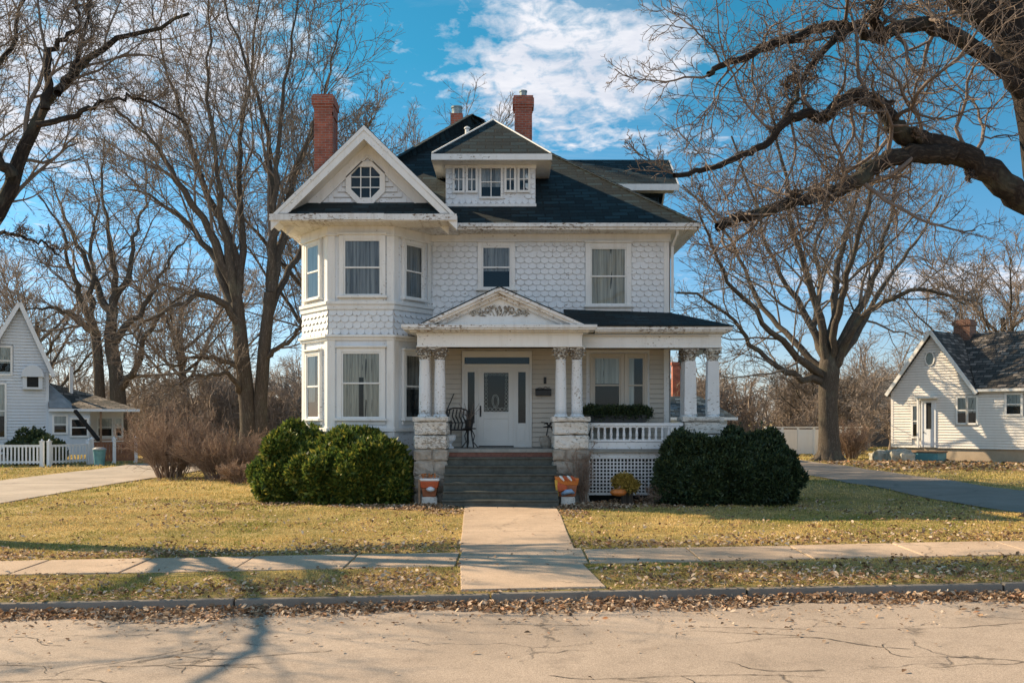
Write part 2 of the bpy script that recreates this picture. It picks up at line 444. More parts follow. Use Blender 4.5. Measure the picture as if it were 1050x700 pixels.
bg = n('ShaderNodeBackground', {'Color': final, 'Strength': .086})
wo = n('ShaderNodeOutputWorld'); nt.links.new(bg.outputs[0], wo.inputs[0])

sl = bpy.data.lights.new('sun', 'SUN'); sl.energy = 5.0; sl.angle = math.radians(.53); sl.color = (1, .77, .50)
so = bpy.data.objects.new('sun', sl); COL.objects.link(so)
so.rotation_euler = TO_SUN.to_track_quat('Z', 'Y').to_euler(); so.location = (-40, 20, 40)

cam = bpy.data.cameras.new('camera'); co = bpy.data.objects.new('camera', cam); COL.objects.link(co)
co.location = (0, 0, EYE); co.rotation_euler = (math.radians(90), 0, 0)
cam.sensor_width = 36; cam.lens = F / 1050 * 36; cam.shift_y = 80 / 1050; cam.clip_end = 2000
scene.camera = co
scene.view_settings.view_transform = 'Standard'; scene.view_settings.look = 'None'
scene.view_settings.exposure = 0.90; scene.view_settings.gamma = 1
scene.cycles.max_bounces = 6; scene.cycles.transparent_max_bounces = 12

# ------------------------------------------------------------------ ground, street, walks
def und(x, y): return .018 * np.sin(x * .83 + 1.3 * np.sin(y * .4)) * np.sin(y * .71 + .5) + .01 * np.sin(x * 2.1 + y * 1.3)
def gz(x, y):
    x = np.asarray(x, float); y = np.asarray(y, float)
    s = .02 * (1 - sm(15, 23, y))
    return s * np.clip(x, -25, 25) + (-.05 + .05 * sm(11.6, 16, y)) + und(x, y) * sm(14.8, 16, y)
CURB = 11.5
def street_z(x): return -.19 + .02 * np.clip(x, -25, 25)
def ground_all(x, y):
    return np.where(y < CURB + .1, street_z(x) - .06, gz(x, y))
def sheet(name, xs, ys, zf, mat, label=None, **k):
    X, Y = np.meshgrid(xs, ys); Z = zf(X, Y)
    v = np.stack([X, Y, Z], -1).reshape(-1, 3); nx, ny = len(xs), len(ys)
    i = (np.arange(ny - 1)[:, None] * nx + np.arange(nx - 1)[None]).ravel()
    return np_obj(name, v, [np.stack([i, i + 1, i + nx + 1, i + nx], 1)], mat, smooth=True)
m, n2, b, _ = new_mat('lawn soil and thatch')
P = n2('ShaderNodeTexCoord').outputs['Object']
a1 = n2.noise(P, .8, 5, .6); a2 = n2.noise(P, 7, 6, .7); a3 = n2.noise(P, 45, 4, .7)
c = n2.mix(n2.ramp(a1, [(.38, 0), (.62, 1)]), (.25, .205, .07), (.50, .37, .155))
c = n2.mix(n2.ramp(a2, [(.45, 0), (.7, .7)]), c, (.20, .175, .06))
c = n2.mix(n2.ramp(a3, [(.45, 0), (.7, .6)]), c, (.50, .385, .18))
setp(n2, b, c, .95, bump(n2, n2.math('ADD', a3, a2), .7, .05), .1)
M['soil'] = m
xs = np.concatenate([np.linspace(-400, -42, 14), np.arange(-40, 40.1, .5), np.linspace(42, 400, 14)])
ys = np.concatenate([np.linspace(-60, 11.58, 20), [11.62], np.arange(11.8, 50, .4), np.linspace(51, 120, 24), np.linspace(140, 900, 12)])
tag(sheet('ground', xs, ys, ground_all, M['soil']), kind='structure')
rc = random.Random(5); X_, Y_ = np.meshgrid(np.concatenate([np.linspace(-120, -26, 10), np.linspace(-25, 25, 51), np.linspace(26, 120, 10)]), np.linspace(-25, CURB, 40))
sz = lambda x, y: street_z(x) + .006 * np.sin(x * 1.1) * np.sin(y * .9)
vv = np.stack([X_, Y_, sz(X_, Y_)], -1).reshape(-1, 3); i_ = (np.arange(39)[:, None] * 71 + np.arange(70)[None]).ravel(); f1 = np.stack([i_, i_ + 1, i_ + 72, i_ + 71], 1)
cv, cf = [], []
def crack(x, y, a, L, wd, depth=0):                # an open crack wandering over the road
    pts = []; s_ = .055; k = int(L / s_)
    for q in range(k + 1):
        pts.append((x, y, wd * (.25 + rc.random()) * min(1, 4 * (1 - q / (k + .01)) + .12)))
        a += rc.gauss(0, .21); a += -.04 * math.sin(a * 2); x += math.cos(a) * s_; y += math.sin(a) * s_ * .8
        if depth < 2 and rc.random() < .035: crack(x, y, a + rc.choice((-1, 1)) * rc.uniform(.5, 1.1), L * rc.uniform(.2, .5), wd * .7, depth + 1)
        if y > CURB - .25: break
    for (x0, y0, w0), (x1, y1, w1) in zip(pts[:-1], pts[1:]):
        dx, dy = x1 - x0, y1 - y0; l = math.hypot(dx, dy) + 1e-6; nx, ny = -dy / l, dx / l; b = len(vv) + len(cv)
        for px, py in ((x0 - nx * w0, y0 - ny * w0), (x1 - nx * w1, y1 - ny * w1), (x1 + nx * w1, y1 + ny * w1), (x0 + nx * w0, y0 + ny * w0)): cv.append((px, py, float(np.interp(px, [-25, 25], [-.19 - .5, -.19 + .5])) + .006 * math.sin(px * 1.1) * math.sin(py * .9) + .005))
        cf.append((b, b + 1, b + 2, b + 3))
for x, y, a, L in ((-1.7, 9.4, -2.2, 2.2), (-2.6, 8.2, 2.7, 2.4), (-4.4, 9.8, 2.9, 1.5), (-3.6, 8.9, .1, 1.6), (.3, 8.3, -.2, 2.5), (1.9, 10.1, -.3, 1.2), (3.6, 9.0, 2.8, 2.8), (4.3, 9.8, .3, 1.3), (2.6, 8.3, -2.6, 1.0), (5.2, 8.0, 2.9, 2.0), (-.2, 7.2, 2.6, 3), (-4.6, 7.8, .2, 1.6), (.8, 10.3, -2.9, 1.4), (-6, 9.0, -.1, 2), (6.5, 9.4, 3.0, 1.6)): crack(x, y, a, L, .007)
M['crack'] = plain('crack dirt', (.05, .04, .033), .95, .4, 20, .2)
tag(np_obj('street', np.concatenate([vv, np.array(cv)]), [f1, np.array(cf)], M['street'], smooth=True, mat2=M['crack'], n2=len(cf)), kind='structure')
# curb: slabs with open joints
cb = MB(); x = -24.0
while x < 24:
    L = 2.95; x1 = x + L; h = random.uniform(-.006, .006)
    z0, z1 = float(street_z(x)), float(street_z(x1)); t0, t1 = z0 + .13 + h, z1 + .13 + h + random.uniform(-.005, .005)
    cb.hexa([(x, CURB - .01, z0 - .1), (x1, CURB - .01, z1 - .1), (x1, CURB + .17, z1 - .1), (x, CURB + .17, z0 - .1),
             (x, CURB + .02, t0), (x1, CURB + .02, t1), (x1, CURB + .17, t1), (x, CURB + .17, t0)])
    x = x1 + .02
tag(cb.build('curb', M['curb'], bevel=.02), kind='structure')
def slabs(name, quads, mat, lift=.02, thick=.1):
    mb = MB()
    for q in quads:
        j = random.uniform(-.006, .006)
        top = [(px, py, float(gz(px, py)) * .5 + float(gz(px, 14.2 if False else py)) * .5 + lift + j + random.uniform(-.004, .004)) for px, py in q]
        mb.hexa([(px, py, z - thick) for px, py, z in top] + top)
    return tag(mb.build(name, mat, bevel=.012), kind='structure')
q = []; g = .012
for k in range(16):
    q.append([(-.765 - 1.52 * (k + 1) + g, 13.5), (-.765 - 1.52 * k - g, 13.5), (-.765 - 1.52 * k - g, 14.75), (-.765 - 1.52 * (k + 1) + g, 14.75)])
    q.append([(1.055 + 1.52 * k + g, 13.5), (1.055 + 1.52 * (k + 1) - g, 13.5), (1.055 + 1.52 * (k + 1) - g, 14.75), (1.055 + 1.52 * k + g, 14.75)])
slabs('sidewalk', q, M['walk'])
# front walk from the steps to the curb, tapering
wl = [(22.05, -1.05, .98), (19.6, -.96, .97), (17.1, -.86, .94), (14.85, -.78, .93)]
q = []
for (ya, l0, r0), (yb, l1, r1) in zip(wl[:-1], wl[1:]):
    q.append([(l1, yb + .012), (r1, yb + .012), (r0, ya - .012), (l0, ya - .012)])
q.append([(-.74, 13.5), (1.03, 13.5), (1.03, 14.83), (-.74, 14.83)])
q.append([(-.60, CURB + .175), (1.10, CURB + .175), (.95, 13.48), (-.70, 13.48)])
slabs('front_walk', q, M['walk'], .028)
q = []
for k in range(16): q.append([(-16.2, 12 + k * 3.0 + .012), (-11.9, 12 + k * 3.0 + .012), (-11.9, 15 + k * 3.0 - .012), (-16.2, 15 + k * 3.0 - .012)])
slabs('driveway', q, M['drive'], .03)
tag(sheet('asphalt_driveway', np.linspace(10.35, 13.9, 8), np.linspace(11.8, 62, 100), lambda x, y: gz(x, y) + .02, M['asphalt']), kind='structure')

# ------------------------------------------------------------------ grass and leaves
def in_hard(x, y):                                 # on paving, under the house ...
    x = x + .05 * np.sin(y * 7) * np.sin(y * 3.1 + 1) + RNG.normal(0, .02, len(x)); y = y + .05 * np.sin(x * 5.3) * np.sin(x * 1.9) + RNG.normal(0, .025, len(x))
    h = (y > 13.49) & (y < 14.76)
    l = np.interp(y, [11.6, 13.5, 14.85, 22.05], [-.62, -.72, -.78, -1.05]); r = np.interp(y, [11.6, 13.5, 14.85, 22.05], [1.10, .97, .93, .98])
    h |= (x > l) & (x < r) & (y < 22.2)
    h |= (x > -16.2) & (x < -11.9); h |= (x > 10.35) & (x < 13.9)
    h |= (x > -5.4) & (x < 5.1) & (y > 23.3) & (y < 36); h |= (x > -1.6) & (x < 1.1) & (y > 21.9)
    h |= y < CURB + .16
    return h
def fbm(x, y, s, seed=0):
    out = np.zeros_like(x); a = 1.0
    for k in range(4):
        rs = np.random.default_rng(seed + k); ph = rs.uniform(0, 6.28, 6); th = rs.uniform(0, 3.14, 6)
        for j in range(6):
            out += a * np.sin((x * math.cos(th[j]) + y * math.sin(th[j])) * s + ph[j]) / 6
        s *= 2.1; a *= .62
    return out
def pts_in(n_, x0, x1, y0, y1):
    x = RNG.uniform(x0, x1, n_); y = RNG.uniform(y0, y1, n_); k = ~in_hard(x, y); x, y = x[k], y[k]
    k = np.abs(x) < y * .75 + 5
    return x[k], y[k]
def blades(x, y, h, wd):
    n_ = len(x); z = gz(x, y)
    a = RNG.uniform(0, 6.283, n_); lean = RNG.uniform(.15, .95, n_); b2 = RNG.uniform(0, 6.283, n_)
    hh = h * RNG.uniform(.5, 1.3, n_) * np.clip(1 + .55 * fbm(x, y, 3.1, 41) + .3 * fbm(x, y, 9, 43), .3, 2.2)
    base = np.stack([x, y, z - .005], 1); side = np.stack([np.cos(a), np.sin(a), 0 * a], 1) * (wd * RNG.uniform(.6, 1.3, n_))[:, None]
    mid = base + np.stack([np.cos(b2) * lean * hh * .35, np.sin(b2) * lean * hh * .35, hh * .6], 1)
    tip = base + np.stack([np.cos(b2) * lean * hh, np.sin(b2) * lean * hh, hh * (1 - .45 * lean)], 1)
    v = np.stack([base - side, base + side, mid + side * .7, mid - side * .7, tip], 1).reshape(-1, 3)
    i = np.arange(n_) * 5
    f4 = np.stack([i, i + 1, i + 2, i + 3], 1); f3 = np.stack([i + 3, i + 2, i + 4], 1)
    g = fbm(x, y, 1.1, 5) * .8 + fbm(x, y, 4.5, 9) * .65 + RNG.normal(0, .35, n_)
    t = np.clip(.64 - g * .65, 0, 1)[:, None]      # 0 green, 1 straw
    green = np.array([.23, .245, .05]) * RNG.uniform(.6, 1.3, (n_, 1)); straw = np.array([.74, .53, .225]) * RNG.uniform(.6, 1.15, (n_, 1))
    col = green * (1 - t) + straw * t
    return v, f4, f3, np.repeat(col, 5, 0)
def grass_obj(name, sets):
    vs, fs, cs, o = [], [], [], 0
    for (n_, x0, x1, y0, y1, h, wd) in sets:
        x, y = pts_in(n_, x0, x1, y0, y1)
        v, f4, f3, c = blades(x, y, h, wd); vs.append(v); fs += [f4 + o, f3 + o]; cs.append(c); o += len(v)
    ob = np_obj(name, np.concatenate(vs), fs, M['grass'], colors=np.concatenate(cs))
    return tag(ob, 'short dry yellow green lawn grass around the house', 'grass', kind='stuff')
grass_obj('grass', [(112000, -14, 14, 11.6, 13.5, .034, .0045), (105000, -15, 15, 14.75, 17.5, .036, .0055), (105000, -17, 17, 17.5, 21.5, .040, .007),
                    (60000, -17, 17, 21.5, 27, .045, .010), (60000, -24, 26, 27, 40, .06, .016), (40000, -40, 40, 40, 70, .10, .025)])

def leaves(x, y, z, size, flat=.45):
    n_ = len(x); a = RNG.uniform(0, 6.283, n_)
    nx, ny = RNG.normal(0, flat, n_), RNG.normal(0, flat, n_)
    N = np.stack([nx, ny, np.ones(n_)], 1); N /= np.linalg.norm(N, axis=1)[:, None]
    U = np.stack([np.cos(a), np.sin(a), 0 * a], 1); U -= N * (U * N).sum(1)[:, None]; U /= np.linalg.norm(U, axis=1)[:, None]
    W = np.cross(N, U); s = (size * np.clip(RNG.lognormal(-.12, .42, n_), .4, 1.5))[:, None]; curl = RNG.uniform(.05, .5, (n_, 1))
    C = np.stack([x, y, z], 1)
    p = [C - U * s, C - U * s * .2 + W * s * .55 + N * s * curl, C + U * s * .5 + W * s * .4 + N * s * curl * .8, C + U * s * 1.05 + N * s * curl * .3,
         C + U * s * .5 - W * s * .4 + N * s * curl * .8, C - U * s * .2 - W * s * .55 + N * s * curl]
    v = np.stack(p, 1).reshape(-1, 3); i = np.arange(n_) * 6
    return v, [np.stack([i, i + 1, i + 2, i + 3], 1)[:, ::-1], np.stack([i, i + 3, i + 4, i + 5], 1)[:, ::-1]]
def leaf_set(sets):
    vs, fs, o = [], [], 0
    for x, y, z, size, flat in sets:
        v, f = leaves(x, y, z, size, flat); vs.append(v); fs += [q + o for q in f]; o += len(v)
    return np.concatenate(vs), fs
S = []
# gutter drift
n_ = 14000; x = RNG.uniform(-13.5, 13.5, n_); t = RNG.beta(1.3, 2.4, n_); wdt = .42 + .12 * np.sin(x * 1.3) + .1 * np.sin(x * 3.1 + 1)
y = CURB - .02 - t * wdt * 1.25; ht = np.clip(.075 - t * .09, .006, 1)
S.append((x, y, street_z(x) + RNG.uniform(.008, 1, n_) * ht + .01, .030, .6))
n_ = 900; x = RNG.uniform(-9, 9, n_); y = CURB - .5 - RNG.gamma(1.2, .35, n_); S.append((x, y, street_z(x) + .015, .024, .25))
n_ = 90; x = RNG.uniform(-6, 6, n_); y = RNG.uniform(6.5, 10.5, n_); S.append((x, y, street_z(x) + .015, .024, .25))
def lawn_leaves(n_, x0, x1, y0, y1, size, prob=None, up=.045):
    x, y = pts_in(n_, x0, x1, y0, y1)
    if prob is not None:
        k = RNG.uniform(0, 1, len(x)) < prob(x, y); x, y = x[k], y[k]
    S.append((x, y, gz(x, y) + RNG.uniform(.01, up, len(x)), size, .5))
lawn_leaves(23000, -14, 14, 11.65, 13.5, .028, lambda x, y: np.clip(.95 - (y - 11.7) * .55 + .55 * fbm(x, y, 1.5, 3), .10, 1), .06)
lawn_leaves(17000, -14, 14, 14.7, 16.4, .028, lambda x, y: np.clip(.9 - (y - 14.8) * .6 + .6 * fbm(x, y, 1.3, 4), .07, 1), .06)
lawn_leaves(20000, -14, 14, 15, 24, .03, lambda x, y: np.clip(.34 + .7 * fbm(x, y, .9, 8), .10, 1), .05)
lawn_leaves(5000, -26, 30, 24, 50, .05, lambda x, y: np.clip(.3 + .6 * fbm(x, y, .5, 8), .05, 1))
lawn_leaves(5000, 14, 30, 36, 46, .08, lambda x, y: np.clip(.25 + .13 * (y - 36), 0, 1), .08)
def pile(cx, cy, rx, ry, n_, h, size=.03):
    a = RNG.uniform(0, 6.283, n_); r = np.sqrt(RNG.uniform(0, 1, n_)); x = cx + rx * r * np.cos(a); y = cy + ry * r * np.sin(a)
    S.append((x, y, gz(x, y) + .01 + RNG.uniform(0, 1, n_) * h * (1 - r ** 2), size, .7))
pile(1.75, 21.9, .95, .42, 1500, .13); pile(-1.95, 21.9, .85, .5, 1100, .10); pile(-1.35, 21.0, .5, .8, 350, .03); pile(1.25, 20.6, .35, .9, 300, .03)
pile(2.9, 23.35, 1.2, .3, 700, .12); pile(-3.0, 22.2, 1.2, .5, 500, .04); pile(3.2, 22.6, 1.6, .5, 600, .04); pile(-8, 32, 3.5, .8, 900, .05, .045); pile(-5.2, 23.0, 2.2, .35, 500, .05)
n_ = 900; x = RNG.uniform(-9, 9, n_); y = RNG.uniform(CURB + .03, CURB + .2, n_); S.append((x, y, street_z(x) + .15, .024, .3))
n_ = 60; x = RNG.uniform(-.9, .9, n_); y = RNG.uniform(12, 22, n_); S.append((x, y, gz(x, y) + .05, .024, .2))
n_ = 150; x = RNG.uniform(-9, 9, n_); y = RNG.uniform(13.5, 14.7, n_); S.append((x, y, gz(x, y) + .045, .022, .2))
v, f = leaf_set(S)
tag(np_obj('leaves', v, f, M['leaf_dead']), 'fallen brown leaves in the gutter and over the lawn', 'leaves', kind='stuff')
# ------------------------------------------------------------------ the big house
HY = 25.2                                           # plane of the front wall
house = empty('victorian_house', (0, 25.2, 0), 0, 'large white two-storey house with peeling paint, dark roof and columned porch', 'house')
HB = lambda mb, name, mats, parent=None, **k: mb.build(name, mats, parent or house, **k)

def clap(mb, W, a0, a1, z0, z1, ex=.115, holes=(), m=0, ext=None):
    """sloping lap boards; holes are (a0,a1,z0,z1); ext(z) may narrow a row"""
    k = int(round((z1 - z0) / ex)); ex = (z1 - z0) / k
    for i in range(k):
        b, t = z0 + i * ex, z0 + (i + 1) * ex; zm = (b + t) / 2
        l, r = (a0, a1) if ext is None else ext(zm)
        if r - l < .05: continue
        segs = [(l, r)]
        for h in holes:
            if h[2] < zm < h[3]:
                ns = []
                for s0, s1 in segs:
                    if h[0] > s0: ns.append((s0, min(s1, h[0])))
                    if h[1] < s1: ns.append((max(s0, h[1]), s1))
                segs = [q for q in ns if q[1] - q[0] > .01]
        for s0, s1 in segs:
            cuts = [s0]
            while cuts[-1] < s1 - 3.2: cuts.append(cuts[-1] + random.uniform(1.6, 3.0))
            cuts.append(s1)
            for c0, c1 in zip(cuts[:-1], cuts[1:]):
                j = random.uniform(-.0015, .0015)
                mb.hexa([W.p(c0 + .001, b - .004, .034 + j), W.p(c1 - .001, b - .004, .034 + j), W.p(c1 - .001, b - .004, .002), W.p(c0 + .001, b - .004, .002),
                         W.p(c0 + .001, t, .009 + j), W.p(c1 - .001, t, .009 + j), W.p(c1 - .001, t, .001), W.p(c0 + .001, t, .001)], m)
                mb.wbox(W, c0 + .001, c1 - .001, b - .006, b + .006, .003, .0365, 1)  # dark strip painted as the shadow line under each board
def fish(mb, W, a0, a1, z0, z1, wd=.20, ex=.142, holes=(), m=0):
    k = int(round((z1 - z0) / ex)); ex = (z1 - z0) / k; nn = int(round((a1 - a0) / wd)); wd = (a1 - a0) / nn
    for i in range(k):
        zt = z1 - i * ex + .03; zb = z1 - (i + 1) * ex; odd = i % 2
        for j in range(nn + odd):
            c = a0 + (j + (.5 if not odd else 0)) * wd; l, r = max(a0, c - wd / 2 + .003), min(a1, c + wd / 2 - .003)
            if any(h[0] < c < h[1] and h[2] < (zt + zb) / 2 < h[3] for h in holes): continue
            dj = random.uniform(-.004, .006); zz = zb + random.uniform(-.006, .006)
            zs = zz + .06; pts = [(r, zs)]
            for q in range(1, 6):
                an = math.pi * q / 6; xx = c + (wd / 2 - .003) * math.cos(an); pts.append((min(max(xx, l), r), zs - .06 * math.sin(an)))
            pts.append((l, zs))
            dd = lambda z: .006 + (.036 + dj - .006) * (zt - z) / (zt - zz)
            if random.random() < .012: continue
            front = [W.p(l, zt, .006)] + [W.p(a, z, dd(z)) for a, z in reversed(pts)] + [W.p(r, zt, .006)]
            b = len(mb.v); mb.v += front; mb.f.append(tuple(range(b, b + len(front)))); mb.m.append(m)
            n_ = len(front); bk = len(mb.v); mb.v += [W.p(a, z, .001) for a, z in reversed(pts)]
            for t in range(len(pts) - 1):
                mb.f.append((b + 1 + t, bk + t, bk + t + 1, b + 2 + t)); mb.m.append(1)  # rim coloured dark to draw the shade below each scale

def curtain(mb, W, a0, a1, z0, z1, d=.019, amp=.015, fold=.085, part=None, m=0):
    nx = max(8, int((a1 - a0) / fold * 4)); ph = random.uniform(0, 6)
    b = len(mb.v); fr = 6.28 / fold
    rows = 5
    for r in range(rows + 1):
        for i in range(nx + 1):
            a = a0 + (a1 - a0) * i / nx; g = .8 + .3 * math.sin(a * 9 + ph)
            mb.v.append(W.p(a, z1 + (z0 - z1) * r / rows, d + amp * math.sin(a * fr * (.9 + .1 * math.sin(a * 5 + ph)) + ph) * g + .004 * math.sin(r * 2 + i)))
    for r in range(rows):
        for i in range(nx):
            q = b + r * (nx + 1) + i; mb.f.append((q + nx + 1, q + nx + 2, q + 1, q)); mb.m.append(m)

def window(W, a0, a1, z0, z1, parent, cur='curtain', casing=.11, mat='trim', meet=.5, sill=True, head=True, cov=(0, 1), mullions=0, name='window', covx=(0, 1)):
    """a0..z1 is the glass with its sashes; casing goes round it, the whole stands proud of the wall"""
    mb = MB(); c = casing; D = .075
    mb.wbox(W, a0 - c, a0, z0, z1 + c, 0, D); mb.wbox(W, a1, a1 + c, z0, z1 + c, 0, D); mb.wbox(W, a0, a1, z1, z1 + c, 0, D - .002)
    if head: mb.wbox(W, a0 - c - .03, a1 + c + .03, z1 + c, z1 + c + .045, 0, D + .05)
    if sill: mb.wbox(W, a0 - c - .04, a1 + c + .04, z0 - .06, z0, 0, D + .06); mb.wbox(W, a0 - c, a1 + c, z0 - .15, z0 - .06, 0, D - .03)
    else: mb.wbox(W, a0 - c, a1 + c, z0 - c * .8, z0, 0, D - .001)
    zm = z0 + (z1 - z0) * meet; t = .04
    for (b, e, d0, d1) in ((z0, zm + .02, .02, .046), (zm - .02, z1, .032, .060)):      # lower and upper sash
        mb.wbox(W, a0, a0 + t, b, e, d0, d1); mb.wbox(W, a1 - t, a1, b, e, d0, d1)
        mb.wbox(W, a0 + t, a1 - t, b, b + t, d0, d1 - .001); mb.wbox(W, a0 + t, a1 - t, e - t, e, d0, d1 - .001)
    for k in range(mullions):
        a = a0 + (a1 - a0) * (k + 1) / (mullions + 1); mb.wbox(W, a - .06, a + .06, z0, z1, .0, D - .004)
    o = HB(mb, name, M[mat], parent, bevel=.006)
    g = MB(); g.poly([W.p(a0 + .01, z0 + .01, .041), W.p(a1 - .01, z0 + .01, .041), W.p(a1 - .01, zm, .041), W.p(a0 + .01, zm, .041)])
    g.poly([W.p(a0 + .01, zm, .053), W.p(a1 - .01, zm, .053), W.p(a1 - .01, z1 - .01, .053), W.p(a0 + .01, z1 - .01, .053)])
    HB(g, 'pane', M['glass'], o)
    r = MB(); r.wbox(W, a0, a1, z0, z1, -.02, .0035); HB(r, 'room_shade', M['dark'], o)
    if cur:
        k = MB(); wd = a1 - a0
        if cur == 'split':                          # two curtains drawn half open
            curtain(k, W, a0 + .02, a0 + wd * .44, z0 + .02, z1); curtain(k, W, a1 - wd * .44, a1 - .02, z0 + .02, z1); curtain(k, W, a0 + wd * .40, a1 - wd * .40, z1 - (z1 - z0) * .38, z1 - .01); HB(k, 'curtain', M['lace'], o, smooth=True)
        else:
            curtain(k, W, a0 + .02 + wd * covx[0], a0 + wd * covx[1] - .02, z0 + .01 + (z1 - z0) * cov[0], z0 + (z1 - z0) * cov[1] - .01); HB(k, 'curtain', M[cur], o, smooth=True)
    return o

WF = Wall((0, HY, 0), (1, 0, 0))
P0, P1, P2, P3 = (-5.3, 25.2), (-4.42, 24.0), (-2.86, 24.0), (-2.05, 25.2)
WL = Wall((*P0, 0), (P1[0] - P0[0], P1[1] - P0[1], 0)); WB = Wall((*P1, 0), (1, 0, 0)); WR = Wall((*P2, 0), (P3[0] - P2[0], P3[1] - P2[1], 0))
LL, LB, LR = math.dist(P0, P1), math.dist(P1, P2), math.dist(P2, P3)
XR = 3.97
# body
mb = MB()
mb.box(P0[0] + .01, XR, HY + .0, 35.2, 1.0, 6.62)
mb.prism([(P0[0], HY + .01, .55), (P1[0], P1[1], .55), (P2[0], P2[1], .55), (P3[0], HY + .01, .55)], (0, 0, 6.08))
HB(mb, 'wall', M['white'])
mb = MB(); mb.box(P0[0] + .05, XR - .04, HY + .06, 35.1, -.3, 1.0)
for k, (W, L) in enumerate(((WL, LL), (WB, LB), (WR, LR))):
    z = -.1
    while z < .5:
        a = 0.0; h = .22
        while a < L - .05:
            e = min(L, a + random.uniform(.35, .6)); p, q_ = W.p(a + .008, z, .03), W.p(e - .008, z + h - .012, .03)
            c0, c1 = W.p(a + .008, z, -.2), W.p(e - .008, z, -.2)
            mb.hexa([W.p(a + .008, z, .02), W.p(e - .008, z, .03), c1, c0, W.p(a + .008, z + h - .01, .035), W.p(e - .008, z + h - .01, .02), (c1[0], c1[1], z + h - .01), (c0[0], c0[1], z + h - .01)]); a = e
        z += h
HB(mb, 'foundation', M['stone'])
# side walls (seen only from a step to the side)
mb = MB()
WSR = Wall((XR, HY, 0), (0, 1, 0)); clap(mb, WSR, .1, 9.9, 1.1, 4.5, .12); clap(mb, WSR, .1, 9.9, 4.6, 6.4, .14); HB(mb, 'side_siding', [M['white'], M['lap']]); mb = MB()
WSL = Wall((P0[0], 35.2, 0), (0, -1, 0)); clap(mb, WSL, .1, 9.9, 1.1, 6.3, .12)
HB(mb, 'side_siding', [M['white'], M['lap']])
# upstairs fish scales and porch clapboards
wins_up = [(-.765, -.025, 5.26, 6.32), (1.975, 2.888, 4.84, 6.29)]
wpor = (2.06, 2.64, 2.22, 3.53)
mb = MB(); fish(mb, WF, P3[0] + .05, XR - .12, 4.35, 6.46, holes=[(a - .05, b + .05, c - .05, d + .05) for a, b, c, d in wins_up])
HB(mb, 'shingle_siding', [M['scale'], M['lap']])
holes = [(-1.27, .50, 1.2, 3.70), (1.88, 3.48, 2.0, 3.66)]
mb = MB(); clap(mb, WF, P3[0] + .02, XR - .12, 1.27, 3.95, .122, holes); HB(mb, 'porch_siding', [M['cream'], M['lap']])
# corner boards, frieze under the eaves
mb = MB()
mb.wbox(WF, XR - .13, XR + .035, 1.25, 6.46, 0, .045); mb.wbox(WSR, -.045, .12, 1.1, 6.46, 0, .0345)
mb.wbox(WF, P3[0] - .1, XR + .04, 6.46, 6.64, 0, .055); mb.wbox(WF, P3[0], XR + .05, 6.44, 6.475, 0, .08)
mb.wbox(WSR, .1, 9.9, 6.46, 6.64, 0, .05); mb.wbox(WSL, 0, 9.9, 6.46, 6.64, 0, .05)
HB(mb, 'frieze_board', M['trim'], bevel=.006)
# bay trim: corner boards, belts, panels
mb = MB()
for W, L in ((WL, LL), (WB, LB), (WR, LR)):
    e0 = .02
    for a0, a1 in ((e0, .16), (L - .16, L - .02)):
        mb.wbox(W, a0, a1, 1.75, 3.88, 0, .035); mb.wbox(W, a0, a1, 4.80, 6.4, 0, .035)
    mb.wbox(W, -.02, L + .02, 6.38, 6.63, 0, .045); mb.wbox(W, -.03, L + .03, 6.37, 6.41, 0, .075)
    mb.wbox(W, -.03, L + .03, 4.72, 4.80, 0, .085); mb.wbox(W, -.02, L + .02, 4.60, 4.72, 0, .05)
    mb.wbox(W, -.04, L + .04, 3.93, 3.99, 0, .11); mb.wbox(W, -.02, L + .02, 3.86, 3.93, 0, .06)
    mb.wbox(W, -.02, L + .02, 1.66, 1.75, 0, .07); mb.wbox(W, -.02, L + .02, .6, .72, 0, .05)
    mb.wbox(W, .02, .14, .72, 1.66, 0, .03); mb.wbox(W, L - .14, L - .02, .72, 1.66, 0, .03)
for W, x, y in ((None, *P1), (None, *P2)):
    for z0, z1 in ((.72, 3.86), (4.8, 6.38)): mb.tube([(x, y, z0), (x, y, z1)], .045, 8)
HB(mb, 'bay_trim', M['trim'], bevel=.006)
mb = MB()
for W, L in ((WL, LL), (WB, LB), (WR, LR)): fish(mb, W, .01, L - .01, 3.99, 4.60, .20, .15)
HB(mb, 'bay_shingles', [M['scale'], M['lap']])
# windows of the bay
window(WB, -4.05 - P1[0], -3.15 - P1[0], 4.93, 6.28, house, 'curtain')
window(WB, -4.10 - P1[0], -3.16 - P1[0], 1.98, 3.57, house, 'split', meet=.53)
window(WL, .37, 1.05, 4.93, 6.25, house, 'sheer', casing=.09); window(WL, .37, 1.05, 1.98, 3.55, house, 'sheer', casing=.09, covx=(.0, .62), cov=(.25, 1))
window(WR, .40, 1.05, 4.93, 6.25, house, 'curtain', casing=.09); window(WR, .40, 1.05, 1.98, 3.55, house, 'curtain', casing=.09, cov=(.45, 1))
# upstairs and porch windows
window(WF, *wins_up[0], house, 'curtain', cov=(.40, 1), casing=.10)
window(WF, *wins_up[1], house, 'lace', casing=.12)
window(WF, 2.06, 2.745, 2.10, 3.53, house, 'sheer', casing=.085, mat='cream', cov=(.52, 1), head=False)
window(WF, 2.92, 3.34, 2.10, 3.53, house, 'sheer', casing=.085, mat='cream', cov=(.0, 1), covx=(.0, .45), head=False)

